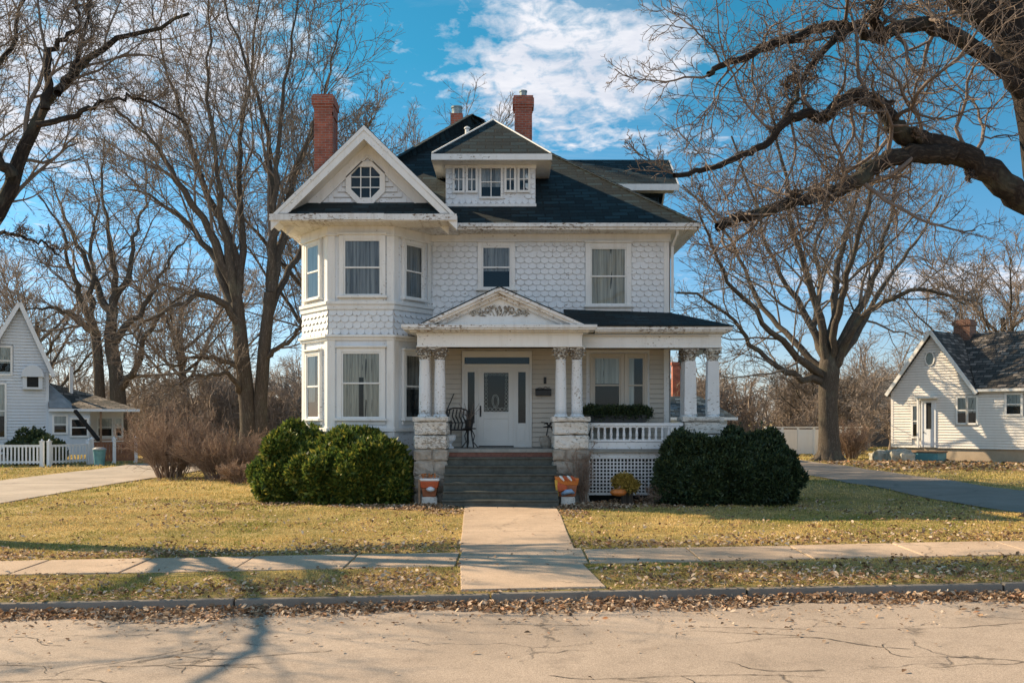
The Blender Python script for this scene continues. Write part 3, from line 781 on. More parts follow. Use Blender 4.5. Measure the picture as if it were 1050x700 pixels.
# door with sidelights and transom
mb = MB()
for a0, a1, z0, z1, d in ((-1.26, -1.20, 1.25, 3.68, .07), (.44, .50, 1.25, 3.68, .07), (-1.20, .44, 3.52, 3.68, .07), (-1.20, .44, 3.27, 3.35, .08), (-.90, -.85, 1.25, 3.27, .065), (.05, .10, 1.25, 3.27, .065),
                          (-1.20, -1.12, 1.25, 3.27, .045), (-.945, -.90, 1.25, 3.27, .045), (.10, .155, 1.25, 3.27, .045), (.345, .44, 1.25, 3.27, .045),
                          (-1.12, -.945, 3.15, 3.27, .044), (.155, .345, 3.15, 3.27, .044), (-1.12, -.945, 1.25, 1.86, .044), (.155, .345, 1.25, 1.86, .044)):
    mb.wbox(WF, a0, a1, z0, z1, 0, d)
for c in (-1.03, .25):
    mb.wbox(WF, c - .10, c + .10, 1.36, 1.78, .044, .052); mb.wbox(WF, c - .075, c + .075, 1.40, 1.74, .052, .06)
ds = HB(mb, 'door_surround', M['door'], bevel=.005)
mb = MB(); mb.wbox(WF, -1.20, .44, 3.35, 3.52, .0, .012); tr = HB(mb, 'transom', M['dark'])
g = MB(); g.poly([WF.p(-1.19, 3.35, .03), WF.p(.43, 3.35, .03), WF.p(.43, 3.52, .03), WF.p(-1.19, 3.52, .03)]); HB(g, 'pane', M['glass'], tr)
for a0, a1 in ((-1.12, -.945), (.155, .345)):
    mb = MB(); mb.wbox(WF, a0, a1, 1.86, 3.15, 0, .01); s_ = HB(mb, 'sidelight', M['dark'])
    g = MB(); g.poly([WF.p(a0, 1.86, .026), WF.p(a1, 1.86, .026), WF.p(a1, 3.15, .026), WF.p(a0, 3.15, .026)]); HB(g, 'pane', M['glass'], s_)
mb = MB(); a0, a1 = -.85, .05; gl, gr_, gb, gt = -.71, -.09, 2.15, 3.13
for q in ((a0, gl, 1.29, 3.27), (gr_, a1, 1.29, 3.27), (gl, gr_, 1.29, 1.42), (gl, gr_, 1.97, gb), (gl, gr_, gt, 3.27), (gl, gr_, 1.42, 1.97)):
    mb.wbox(WF, q[0], q[1], q[2], q[3], .01, .05 if q[3] != 1.97 else .036)
mb.wbox(WF, gl - .03, gr_ + .03, gb - .045, gb - .01, .05, .064)
dr = HB(mb, 'door', M['door'], bevel=.005)
mb = MB(); mb.wbox(WF, gl, gr_, gb, gt, .005, .012); dg = HB(mb, 'door_glass', M['dark'], dr)
g = MB(); g.poly([WF.p(gl, gb, .030), WF.p(gr_, gb, .030), WF.p(gr_, gt, .030), WF.p(gl, gt, .030)]); HB(g, 'pane', M['glass'], dr)
lc = MB()                                           # etched lace border and oval on the door glass
def ring(c, rx, rz, n_=26, r=.007, t0=0, t1=6.283): lc.tube([WF.p(c[0] + rx * math.cos(t0 + (t1 - t0) * k / n_), c[1] + rz * math.sin(t0 + (t1 - t0) * k / n_), .02) for k in range(n_ + 1)], r, 5, 0)
cx, cz = (gl + gr_) / 2, (gb + gt) / 2
for k in range(9):
    z = gb + .10 + k * .10; s = .05 - .02 * (k / 8)
    for sx in (-1, 1): ring((cx + sx * .255, z), s * .8, s, 10, .006)
for k in range(6): ring((gl + .06 + k * .10, gb + .06), .045, .04, 10, .006); ring((gl + .06 + k * .10, gt - .04), .04, .025, 8, .005)
ring((cx - .02, gb + .27), .085, .16); ring((cx - .02, gb + .27), .055, .125, 20, .005)
HB(lc, 'lace_border', M['sheer'], dr)
mb = MB(); mb.wbox(WF, a0 + .035, a0 + .075, 2.02, 2.30, .05, .062); mb.tube([WF.p(a0 + .055, 2.10, .062), WF.p(a0 + .055, 2.12, .11), WF.p(a0 + .055, 2.24, .11), WF.p(a0 + .055, 2.26, .062)], .012, 6)
HB(mb, 'handle', M['iron'], dr)
mb = MB(); mb.wbox(WF, a0 + .01, a1 - .01, 1.255, 1.29, .0, .02); HB(mb, 'threshold', M['iron'], dr)
mb = MB(); mb.wbox(WF, .80, .87, 2.85, 3.02, .02, .045); mb.wbox(WF, .815, .855, 2.90, 2.98, .045, .055); HB(mb, 'door_bell', M['iron'])

# ---- main roof: a steep hip
EX0, EX1, EY0, EY1, EZ = -5.64, 4.60, 24.6, 35.8, 6.80
AP, AQ = Vector((-1.28, 30.0, 11.1)), Vector((-.95, 30.5, 11.1))
c00, c10, c11, c01 = Vector((EX0, EY0, EZ)), Vector((EX1, EY0, EZ)), Vector((EX1, EY1, EZ)), Vector((EX0, EY1, EZ))
mb = MB()
mb.poly([c00, c10, AQ, AP]) ; mb.poly([c10, c11, AQ]); mb.poly([c11, c01, AP, AQ]); mb.poly([c01, c00, AP])
dz = Vector((0, 0, -.05))
roof = HB(mb, 'roof', M['roof'])
mb = MB()
for a, b in ((c00, AP), (c10, AQ), (AP, AQ)):
    N_ = int((b - a).length / .28)
    for i in range(N_):                             # cap shingles along hips and ridge
        p, q_ = a.lerp(b, i / N_), a.lerp(b, (i + 1.25) / N_); up = Vector((0, 0, .012))
        mb.bar(p + up * 1.2, q_ + up * .2, .24, .02)
HB(mb, 'ridge_cap', M['roof'], roof)
mb = MB()                                           # eaves: fascia with a gutter, soffit
mb.box(P3[0] + .65, EX1, EY0 - .02, EY0 + .03, EZ - .16, EZ - .015); mb.box(EX1 - .03, EX1 + .02, EY0 - .02, EY1, EZ - .16, EZ - .016)
mb.box(P3[0] + .65, EX1 + .03, EY0 - .075, EY0 - .022, EZ - .10, EZ - .01)
mb.box(P3[0] + .65, EX1 - .03, EY0 + .03, HY + .3, EZ - .17, EZ - .145); mb.box(XR - .3, EX1 - .03, HY + .3, EY1, EZ - .17, EZ - .144)
mb.box(EX0, EX0 + .04, HY + .6, EY1, EZ - .16, EZ - .015); mb.box(EX0 + .04, P0[0] + .2, HY + .6, EY1, EZ - .17, EZ - .145)
for i in range(16):
    y = P3[0] + .9 + i * .4
    if y < EX1 - .2: mb.box(y, y + .012, EY0 + .03, HY - .06, EZ - .176, EZ - .168)
HB(mb, 'eaves', M['worn'], roof)
mb = MB(); mb.tube([(XR + .14, HY - .55, EZ - .12), (XR + .14, HY - .45, EZ - .25), (XR + .075, HY - .09, 6.3), (XR + .075, HY - .09, 4.75)], .035, 8); HB(mb, 'downspout', M['trim'])
# rear cross wing on the right
mb = MB(); x0, x1, yr, ze, zr = .6, 4.72, 30.0, 8.60, 9.77
mb.prism([(x0, yr - 1.75, ze), (x1, yr - 1.75, ze), (x1, yr, zr), (x0, yr, zr)], (0, 0, -.08)); mb.prism([(x0, yr, zr), (x1, yr, zr), (x1, yr + 1.75, ze), (x0, yr + 1.75, ze)], (0, 0, -.08))
mb.box(x0, x1 - .5, yr - 1.4, yr + 1.4, 7.0, ze - .02)
wing = HB(mb, 'wing_roof', M['roof'])
mb = MB(); mb.box(x0, x1 + .01, yr - 1.79, yr - 1.75, ze - .16, ze + .02); mb.box(x0, x1 - .1, yr - 1.75, yr - 1.4, ze - .16, ze - .13)
for sg in (-1, 1): mb.bar((x1 + .01, yr + sg * 1.75, ze - .1), (x1 + .01, yr, zr - .1), .04, .18)
mb.prism([(x1 - .5, yr - 1.4, ze), (x1 - .5, yr + 1.4, ze), (x1 - .5, yr, zr - .15)], (.04, 0, 0))
HB(mb, 'wing_trim', M['trim'], wing)
# vent pipe
mb = MB(); mb.lathe(V(479, 137, 28.6), [(.06, -.25), (.06, .12), (.085, .13), (.085, .17), (.03, .2)], 10); HB(mb, 'vent_pipe', M['trim'])

# ---- front gable over the bay
gx0, gx1, gy, gz0 = -5.66, -1.33, 23.4, 6.74; ga = Vector((-3.475, gy, 8.87)); gm = (gx0 + gx1) / 2
mb = MB(); th = .11
for sx, xe in ((-1, gx0), (1, gx1)):
    sl_ = (ga.z - gz0) / abs(xe - ga.x); e = Vector((xe - sx * .10, gy - .03, gz0 + .10 * sl_ + .0))
    a = Vector((ga.x, gy - .03, ga.z + .012)); bk = 28.6
    mb.prism([e, a, Vector((a.x, bk, a.z)), Vector((e.x, bk, e.z))] if sx < 0 else [a, e, Vector((e.x, bk, e.z)), Vector((a.x, bk, a.z))], (0, 0, -th))
gable = HB(mb, 'gable_roof', M['roof'])
mb = MB(); gw = 24.0                                # wall of the gable
mb.prism([(gx0 + .45, gw, 6.9), (gx1 - .45, gw, 6.9), (ga.x, gw, 8.87 - .35)], (0, .08, 0))
WG = Wall((ga.x, gw, 0), (1, 0, 0)); zb, za = 7.17, 8.18; hw = .99
clap(mb, WG, -1, 1, zb, za, .125, [(-.40, .30, 7.2, 8.1)], 0, lambda z: (-hw * (za + .13 - z) / (za + .13 - zb), hw * (za + .13 - z) / (za + .13 - zb)))
HB(mb, 'gable_siding', [M['white'], M['lap']], gable)
mb = MB(); sl_ = (ga.z - gz0) / (ga.x - gx0)
for sx in (-1, 1):
    X = lambda h: ga.x + sx * h
    def rake(h0, h1, drop0, drop1, y0, y1):        # band along the slope between two drops below the roof line
        zz = lambda h: ga.z - h * sl_
        pts = [(X(h0), y0, zz(h0) - drop0), (X(h1), y0, zz(h1) - drop0), (X(h1), y0, zz(h1) - drop1), (X(h0), y0, zz(h0) - drop1)]
        mb.prism(pts if sx > 0 else pts[::-1], (0, y1 - y0, 0))
    rake(.0, 2.19, .02, .13, gy - .055, gy - .03)    # crown strip
    rake(.0, 2.19, .10, .34, gy - .03, gy + .03)     # barge board
    rake(.0, 2.14, .26, .30, gy + .03, gw)           # soffit of the rake
    rake(.0, 1.95, .30, .58, gw - .05, gw)           # inner raking frieze
    rake(.0, 1.60, .58, .62, gw - .075, gw)
HB(mb, 'gable_trim', M['trim'], gable)
mb = MB()                                           # pent roof and boxed cornice under it
mb.prism([(gx0 + .1, gy - .05, 6.775), (gx1 - .1, gy - .05, 6.775), (gx1 - .45, gw - .03, 7.17), (gx0 + .45, gw - .03, 7.17)], (0, 0, -.06)); HB(mb, 'pent_roof', M['roof'], gable)
mb = MB()
for a0, a1, dzz in ((gx0 - .03, -4.75, 0), (-4.745, -3.0, .012), (-2.995, gx1 + .03, .0)):
    mb.box(a0, a1, gy - .08, gy - .02, 6.62 + dzz, 6.765 + dzz)
mb.box(gx0, gx1, gy - .02, 25.5, 6.60, 6.63); mb.box(gx0, gx0 + .05, gy - .02, 28.5, 6.62, 6.745); mb.box(gx1 - .05, gx1, gy - .02, 25.3, 6.62, 6.745)
mb.box(gx0 + .05, P0[0] + .1, 25.5, 28.5, 6.601, 6.63)
for k in range(5): mb.box(gx0 + .05, gx1 - .05, gy + .12 + k * .13, gy + .13 + k * .13, 6.594, 6.602)
HB(mb, 'cornice', M['worn'], gable)
# octagon window with a dropped point
mb = MB(); c = (-3.525 - ga.x, 7.65)
def octo(r, rz, drop): return [(c[0] + x * r, c[1] + z * rz) for x, z in ((-.5, 1), (.5, 1), (1, .5), (1, -.45), (.42, -1 - drop * .3), (0, -1 - drop), (-.42, -1 - drop * .3), (-1, -.45), (-1, .5))]
oo, ii = octo(.47, .50, .02), octo(.345, .37, .0)
for k in range(9):
    j = (k + 1) % 9
    mb.hexa([WG.p(*oo[k], .075), WG.p(*ii[k], .075), WG.p(*ii[j], .075), WG.p(*oo[j], .075), WG.p(*oo[k], 0), WG.p(*ii[k], 0), WG.p(*ii[j], 0), WG.p(*oo[j], 0)][::-1])
for a in (-.115, .115): mb.wbox(WG, c[0] + a - .012, c[0] + a + .012, c[1] - .36, c[1] + .36, .02, .045)
for z in (-.12, .13): mb.wbox(WG, c[0] - .34, c[0] + .34, c[1] + z - .012, c[1] + z + .012, .02, .046)
mb.prism([WG.p(*q, .006) for q in ii], (0, .01, 0), 1); mb.poly([WG.p(*q, .028) for q in ii], 2)
HB(mb, 'gable_window', [M['trim'], M['dark'], M['glass']], gable)

# ---- dormer
dy, dx0, dx1, dz0, dz1 = 25.46, -1.695, .60, 7.40, 8.48
mb = MB(); mb.box(dx0, dx1, dy, 28.2, dz0 - .3, dz1 + .1); WD = Wall((0, dy, 0), (1, 0, 0))
dorm = HB(mb, 'dormer', M['white'])
mb = MB(); e0, e1, ey, ez = -2.0, .98, 24.92, 8.60; pk = Vector((-.50, 26.42, 9.89)); back = 28.6
pb = Vector((-.50, back, 9.89))
mb.poly([(e0, ey, ez), (e1, ey, ez), pk]); mb.poly([(e1, ey, ez), (e1, back, ez), pb, pk]); mb.poly([(e0, back, ez), (e0, ey, ez), pk, pb])
dr_ = HB(mb, 'dormer_roof', M['roof'], dorm)
mb = MB(); mb.box(e0 - .02, e1 + .02, ey - .02, ey + .02, ez - .16, ez - .01); mb.box(e0 - .02, e0 + .02, ey + .02, back, ez - .16, ez - .011); mb.box(e1 - .02, e1 + .02, ey + .02, back, ez - .16, ez - .011)
mb.box(e0 + .02, e1 - .02, ey + .02, back, ez - .16, ez - .14)
mb.wbox(WD, dx0 - .02, dx1 + .02, dz1 - .12, dz1 - .02, 0, .04)
mb.wbox(WD, dx0 - .02, dx1 + .02, dz0 - .02, dz0 + .05, 0, .07)
for p, q_ in (((e0, ey, ez), pk), ((e1, ey, ez), pk)): mb.bar(Vector(p) + Vector((0, 0, .02)), q_ + Vector((0, 0, .02)), .05, .03, 0)
HB(mb, 'dormer_trim', M['trim'], dorm)
mb = MB(); fish(mb, WD, dx0 + .02, dx1 - .02, dz0 + .05, dz1 - .14, .16, .13, holes=[(-1.5, .38, 7.55, 8.4)]); HB(mb, 'dormer_shingles', [M['scale'], M['lap']], dorm)
for (xa, xb, ya, yb, cur) in ((466.3, 474.3, 196, 172.5, 1), (480, 487.7, 196, 172.5, 1), (493.7, 513.4, 202, 172, 0), (519.4, 527.1, 195.5, 172.5, 0), (532.9, 541.5, 195.5, 172.5, 0)):
    a, b_ = XA(xa, dy), XA(xb, dy); z0_, z1_ = ZA(ya, dy), ZA(yb, dy); mb = MB(); c_ = .055
    mb.wbox(WD, a - c_, a, z0_ - c_, z1_ + c_, 0, .06); mb.wbox(WD, b_, b_ + c_, z0_ - c_, z1_ + c_, 0, .06); mb.wbox(WD, a, b_, z1_, z1_ + c_, 0, .059); mb.wbox(WD, a, b_, z0_ - c_, z0_, 0, .07)
    mb.wbox(WD, (a + b_) / 2 - .012, (a + b_) / 2 + .012, z0_, z1_, .015, .04); mb.wbox(WD, a, b_, (z0_ + z1_) / 2 - .012, (z0_ + z1_) / 2 + .012, .015, .041)
    mb.wbox(WD, a, b_, z0_, z1_, 0, .004, 1); mb.poly([WD.p(a, z0_, .026), WD.p(b_, z0_, .026), WD.p(b_, z1_, .026), WD.p(a, z1_, .026)], 2)
    curtain(mb, WD, a + .01, b_ - .01, z0_ + (.05 if cur else .25), z1_, .012, .005, .05, m=3)
    HB(mb, 'window', [M['trim'], M['dark'], M['glass'], M['curtain']], dorm)

# ---- chimneys
def chimney(cx, cy, w_, d_, z0, z1, cap=True, flue=None, panel=False):
    mb = MB(); x0, x1, y0, y1 = cx - w_ / 2, cx + w_ / 2, cy - d_ / 2, cy + d_ / 2
    mb.box(x0, x1, y0, y1, z0, z1 - (.36 if cap else 0))
    if cap:
        for k, (e, h0, h1) in enumerate(((.03, .36, .28), (.06, .28, .08), (.035, .08, 0))): mb.box(x0 - e, x1 + e, y0 - e, y1 + e, z1 - h0, z1 - h1)
    if panel:
        mb.box(x1, x1 + .03, y0 + .02, y0 + .10, z0, z1 - .5); mb.box(x1, x1 + .03, y1 - .10, y1 - .02, z0, z1 - .5); mb.box(x1, x1 + .032, y0 + .02, y1 - .02, z1 - .6, z1 - .36)
    o = HB(mb, 'chimney', M['brick'])
    if flue:
        f = MB(); r, h = flue; f.lathe((cx, cy, z1), [(r, -.1), (r, h * .8), (r * 1.15, h * .82), (r * 1.15, h), (r * .8, h)], 12); HB(f, 'flue', M['metal'], o, smooth=False)
    return o
M['metal'] = plain('dull galvanised metal', (.25, .30, .30), .45, .3, 8, .1, .6)
chimney(-5.43, 29.0, .52, .8, -.2, 11.28, panel=True)
chimney(XA(536.5, 31), 31, .54, .6, 9.5, 11.93, flue=(.11, .24))
chimney(XA(468.5, 33), 33, .40, .5, 9.0, 12.02, cap=False, flue=(.17, .28))

# ---- porch
FZ = 1.25
mb = MB(); mb.box(-2.1, 5.05, 23.50, HY, FZ - .07, FZ); mb.box(XR, 5.05, HY, 28, FZ - .07, FZ - .001)
for k in range(44):
    x = -2.08 + k * .162
    if x < 4.95: mb.box(x, x + .15, 23.485, HY, FZ - .0, FZ + .006)
HB(mb, 'porch_floor', M['step_top'])
stp = empty('porch_steps', (0, 23.0, 0)); stp.parent = house; stp.location = Vector((-.26, 22.8, 0)) - Vector(house.location)
mb = MB(); SX0, SX1 = -1.50, .98
for i in range(1, 7):
    z = FZ - .1786 * i; y = 23.5 - .25 * i
    mb.box(SX0 - .05, SX1 + .05, y, 23.6, z - .1786 if i < 6 else -.2, z - .045)
st = mb.build('riser', M['step'], stp)
mb = MB()
for i in range(1, 7):
    z = FZ - .1786 * i; y = 23.5 - .25 * i; mb.box(SX0 - .06 + random.uniform(0, .02), SX1 + .06 - random.uniform(0, .02), y - .035, y + .26, z - .045, z)
mb.build('tread', M['step'], stp, bevel=.008)
mb = MB(); mb.box(SX0, SX1, 23.44, 23.49, FZ - .20, FZ - .075); mb.box(SX0, SX1, 23.42, 23.487, FZ - .072, FZ + .012, 1); mb.build('nosing', [M['redwood'], M['step_top']], stp, bevel=.006)

def pier(x0, x1, y0, y1, seed):
    rnd = random.Random(seed); mb = MB(); z = -.1
    for h in (.36, .40, .34, .26):                  # rough stone courses below
        s = rnd.uniform(.35, .65); xm = x0 + (x1 - x0) * s
        mb.rough(x0 + .0, xm - .012, y0, y1, z, z + h - .015, .055, 7, 0, seed + z); mb.rough(xm + .012, x1, y0 + rnd.uniform(0, .03), y1, z, z + h - .015, .055, 7, 0, seed + 3 + z)
        z += h
    mb.box(x0 + .06, x1 - .06, y0 + .06, y1 - .05, -.1, z)
    o = HB(mb, 'pier', M['stone'])
    m2 = MB(); b = z; m2.rough(x0 + .01, x1 - .01, y0 + .01, y1 - .01, b, b + .33, .045, 8, 0, seed + 7); m2.rough(x0 + .01, x1 - .01, y0 + .01, y1 - .01, b + .34, 1.90, .045, 8, 0, seed + 8)
    HB(m2, 'painted_block', M['stone_white'], o)
    m3 = MB(); m3.rough(x0 - .04, x1 + .04, y0 - .04, y1 + .04, 1.905, 2.02, .010, 4, 0, seed + 9); HB(m3, 'cap_stone', M['stone_white'], o)
    return o
pier(-2.29, -1.50, 23.08, 23.85, 2.0); pier(.95, 1.80, 23.08, 23.85, 5.0); pier(4.06, 5.02, 23.62, 24.45, 9.0)

def column(x, y, z0=2.02, z1=3.64, r=.135, square=False, leaf=True):
    mb = MB(); zc = z1 - .29
    if square:
        k = r * 1.05; mb.hexa([(x - k, y - k, z0 + .06), (x + k, y - k, z0 + .06), (x + k, y + k, z0 + .06), (x - k, y + k, z0 + .06), (x - k * .88, y - k * .88, zc), (x + k * .88, y - k * .88, zc), (x + k * .88, y + k * .88, zc), (x - k * .88, y + k * .88, zc)])
    else:
        H = zc - z0 - .06; mb.lathe((x, y, z0 + .06), [(r * 1.0, 0), (r * 1.0, H * .1), (r * .99, H * .35), (r * .95, H * .65), (r * .87, H * .97), (r * .92, H * .98), (r * .92, H)], 24)
    o = HB(mb, 'column', M['column'], smooth=False)
    if not square:
        for p in o.data.polygons: p.use_smooth = abs(p.normal.z) < .3
    b = MB(); b.lathe((x, y, z0), [(r * 1.2, 0), (r * 1.22, .03), (r * 1.05, .045), (r * 1.08, .06)], 20); HB(b, 'base', M['column'], o)
    c = MB(); c.lathe((x, y, zc), [(r * .86, 0), (r * .88, .08), (r * 1.0, .17), (r * 1.2, .235)], 20)
    for ring_, (zz, hh, n_, off) in enumerate(((.0, .13, 8, 0), (.07, .15, 8, .39))):
        for k in range(n_):                         # two rows of curling leaves
            a = 2 * math.pi * k / n_ + off; u = Vector((math.cos(a), math.sin(a), 0)); t = Vector((-u.y, u.x, 0)); q = Vector((x, y, zc + zz)) + u * r * (.86 + .06 * ring_)
            pts = [q, q + u * .012 + Vector((0, 0, hh * .5)), q + u * .03 + Vector((0, 0, hh * .9)), q + u * .085 + Vector((0, 0, hh)), q + u * .10 + Vector((0, 0, hh * .80))]
            for i in range(4): c.bar(pts[i], pts[i + 1], (.055, .06, .05, .03)[i], .014, 0, up=u)
    for k in range(4):
        a = math.pi / 4 + k * math.pi / 2; u = Vector((math.cos(a), math.sin(a), 0)); q = Vector((x, y, zc + .19)) + u * r * 1.28; t = Vector((-u.y, u.x, 0))
        c.tube([q + Vector((0, 0, -.10)) - u * .05, q + Vector((0, 0, .0)), q + u * .025 + Vector((0, 0, .03)), q + u * .045 + Vector((0, 0, .01)), q + u * .03 + Vector((0, 0, -.02))], .016, 5)
    k = r * 1.33; c.box(x - k, x + k, y - k, y + k, zc + .235, z1)
    HB(c, 'capital', M['capital'], o)
    return o
for x in (-2.06, -1.70, 1.15, 1.53): column(x, 23.46)
column(4.27, 23.95, square=True, r=.14); column(4.82, 23.95, square=True, r=.14); column(4.27, 24.32, square=True, r=.13)
column(4.82, 27.6, z0=1.25, square=True, r=.14)

mb = MB()                                           # beams and cornices
mb.box(-2.215, 1.636, 23.25, 23.70, 3.64, 3.98); mb.box(-2.23, 1.651, 23.235, 23.71, 3.64, 3.675); mb.box(-2.24, 1.66, 23.225, 23.72, 3.93, 3.975)
mb.box(-2.215, -1.95, 23.70, 25.2, 3.66, 3.98)
mb.box(1.60, 5.0, 23.80, 24.12, 3.66, 4.0); mb.box(1.60, 5.02, 23.78, 24.13, 3.66, 3.70); mb.box(1.6, 5.03, 23.77, 24.14, 3.94, 3.99)
mb.box(4.68, 4.995, 24.12, 28.0, 3.661, 3.999); mb.box(XR, 4.68, 24.9, 25.2, 3.70, 4.0)
HB(mb, 'porch_beam', M['trim'], bevel=.006)
mb = MB()
for e, z0, z1 in ((.16, 3.98, 4.02), (.30, 4.02, 4.06), (.33, 4.06, 4.14)): mb.box(-2.215 - e, 1.636 + e, 23.25 - e, 25.15, z0, z1)
for e, z0, z1 in ((.10, 4.0, 4.03), (.20, 4.03, 4.07), (.23, 4.07, 4.16)): mb.box(1.97 + .002, 5.0 + e, 23.80 - e, 28.2, z0, z1)
HB(mb, 'porch_cornice', M['worn'], bevel=.008)
mb = MB(); mb.box(-2.0, 4.68, 23.71, 25.2, 3.945, 3.978); mb.box(XR, 4.68, 25.2, 28, 3.945, 3.978); HB(mb, 'porch_ceiling', M['cream'])
mb = MB()
A_ = [(1.3, 23.55, 4.175), (5.26, 23.55, 4.175), (3.97, 25.19, 4.66), (1.3, 25.19, 4.74)]
mb.poly(A_); mb.poly([(5.26, 23.55, 4.175), (5.26, 28.3, 4.175), (3.98, 28.3, 4.66), (3.97, 25.19, 4.66)]); mb.poly([(5.26, 28.3, 4.175), (3.98, 28.3, 4.175), (3.98, 28.3, 4.66)])
mb.box(1.99, 5.26, 23.545, 23.56, 4.15, 4.18)
pr = HB(mb, 'porch_roof', M['roof'])
# pediment
px0, px1, pa = -2.10, 1.66, Vector((-.29, 23.0, 5.0)); pz = 4.15
mb = MB()
for e, yb in ((px0, 0), (px1, 0)):
    q = [Vector((e, 22.96, pz + .03)), Vector((pa.x, 22.96, pa.z + .035)), Vector((pa.x, 25.3, pa.z + .035)), Vector((e, 25.3, pz + .03))]
    mb.prism(q if e < pa.x else q[::-1], (0, 0, -.05))
HB(mb, 'portico_roof', M['roof'], pr)
mb = MB(); mb.prism([(px0 + .35, 23.22, pz), (px1 - .35, 23.22, pz), (pa.x, 23.22, pa.z - .16)], (0, .06, 0)); ped = HB(mb, 'pediment', M['trim'])
mb = MB()
for sg, e in ((-1, px0), (1, px1)):
    for d0, d1, y0, y1, inset in ((.0, .07, 22.95, 23.24, 0), (.07, .13, 23.0, 23.24, .16), (.13, .22, 23.12, 23.24, .30)):
        sl2 = (pa.z - pz) / abs(e - pa.x); ee = e - sg * inset
        z_e = pa.z - abs(ee - pa.x) * sl2
        pts = [(pa.x, y0, pa.z - d0), (ee, y0, z_e - d0), (ee, y0, z_e - d1), (pa.x, y0, pa.z - d1)]
        mb.prism(pts if sg < 0 else pts[::-1], (0, y1 - y0, 0))
HB(mb, 'pediment_moulding', M['worn'], ped)
mb = MB(); WP = Wall((pa.x, 23.215, 4.46), (1, 0, 0))   # carved scrolls
def scroll(cx, cz, r, turns, dirn, a0, tail):
    pts = []
    for k in range(22):
        t = k / 21; a = a0 + dirn * turns * 6.283 * t; rr = r * (1 - .8 * t); pts.append(WP.p(cx + rr * math.cos(a), cz + rr * math.sin(a), .018))
    mb.tube([WP.p(*tail, .012)] + pts, [.010] + [.024 - .014 * k / 21 for k in range(22)], 5)
for s in (-1, 1):
    scroll(s * .28, .06, .085, 1.3, s, math.pi / 2 + s * .6, (s * .12, -.10)); scroll(s * .46, .0, .075, 1.3, -s, -math.pi / 2, (s * .30, -.1))
    scroll(s * .62, -.05, .06, 1.2, s, math.pi / 2, (s * .46, -.08)); scroll(s * .14, .10, .05, 1.0, -s, 0, (s * .05, -.1))
    for k in range(5): mb.tube([WP.p(s * (.2 + .1 * k), -.08 + .02 * (k % 2), .01), WP.p(s * (.25 + .1 * k), -.02 + .03 * (k % 2), .028), WP.p(s * (.3 + .1 * k), -.06, .01)], [.008, .018, .006], 5)
mb.lathe(WP.p(0, .02, .01), [(.02, -.10), (.055, -.05), (.06, .02), (.03, .09), (.01, .12)], 8)
HB(mb, 'carving', M['capital'], ped)
# railing, skirt, lattice
rail = MB(); ry = 23.66; rail.box(1.80, 4.06, ry - .06, ry + .06, 1.80, 1.87); rail.box(1.80, 4.06, ry - .04, ry + .04, 1.76, 1.80); rail.box(1.80, 4.06, ry - .05, ry + .05, 1.42, 1.48)
ro = HB(rail, 'railing', M['column'], bevel=.008)
k = 0
for i in range(15):
    x = 1.90 + i * .152
    b = MB(); b.lathe((x, ry, 1.48), [(.034, 0), (.034, .03), (.026, .04), (.036, .10), (.03, .18), (.024, .235), (.034, .25), (.034, .28)], 10); HB(b, 'baluster', M['column'], ro)
mb = MB(); mb.box(1.80, 4.06, ry - .03, ry + .03, 1.06, 1.24); mb.box(1.80, 4.06, ry - .05, ry + .02, 1.24, 1.41); mb.box(1.80, 4.06, ry - .06, ry + .02, 1.02, 1.06)
HB(mb, 'porch_skirt', M['column'], bevel=.006)
mb = MB(); x = 1.82
while x < 4.04: mb.box(x, x + .03, ry - .01, ry, .22, 1.02); x += .083
z = .26
while z < 1.0: mb.box(1.80, 4.06, ry, ry + .01, z, z + .03); z += .083
mb.box(1.80, 4.06, ry - .015, ry + .015, .16, .22)
HB(mb, 'lattice', M['column'])
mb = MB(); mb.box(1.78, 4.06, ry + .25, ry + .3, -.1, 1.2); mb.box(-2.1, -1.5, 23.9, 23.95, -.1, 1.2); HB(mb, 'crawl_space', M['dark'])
# ------------------------------------------------------------------ bare trees
def tubes(P, R, n_):
    N_, K, _ = P.shape
    T = np.empty_like(P); T[:, 1:-1] = P[:, 2:] - P[:, :-2]; T[:, 0] = P[:, 1] - P[:, 0]; T[:, -1] = P[:, -1] - P[:, -2]
    T /= np.linalg.norm(T, axis=2, keepdims=True) + 1e-9
    mt = np.abs(T.mean(1)); ref = np.zeros((N_, 3)); ref[np.arange(N_), mt.argmin(1)] = 1
    U = np.cross(T, ref[:, None]); U /= np.linalg.norm(U, axis=2, keepdims=True) + 1e-9
    W = np.cross(T, U)
    a = np.arange(n_) * 2 * np.pi / n_
    ring = P[:, :, None] + R[:, :, None, None] * (np.cos(a)[:, None] * U[:, :, None] + np.sin(a)[:, None] * W[:, :, None])
    v = ring.reshape(-1, 3)
    ln = np.concatenate([np.zeros((N_, 1)), np.cumsum(np.linalg.norm(np.diff(P, axis=1), axis=2), axis=1)], 1) + np.arange(N_)[:, None] * 3.7
    rm = R.mean(1)[:, None, None]; o1 = np.ones((N_, K, n_)); al = np.stack([np.cos(a) * rm * o1, np.sin(a) * rm * o1, ln[:, :, None] * o1], -1).reshape(-1, 3)
    tubes.along = al
    b = (np.arange(N_) * K * n_)[:, None, None] + (np.arange(K - 1) * n_)[None, :, None]; j = np.arange(n_)[None, None]; j2 = (np.arange(n_) + 1) % n_
    f = np.stack([b + j, b + j2[None, None], b + n_ + j2[None, None], b + n_ + j], -1).reshape(-1, 4)
    return v, f
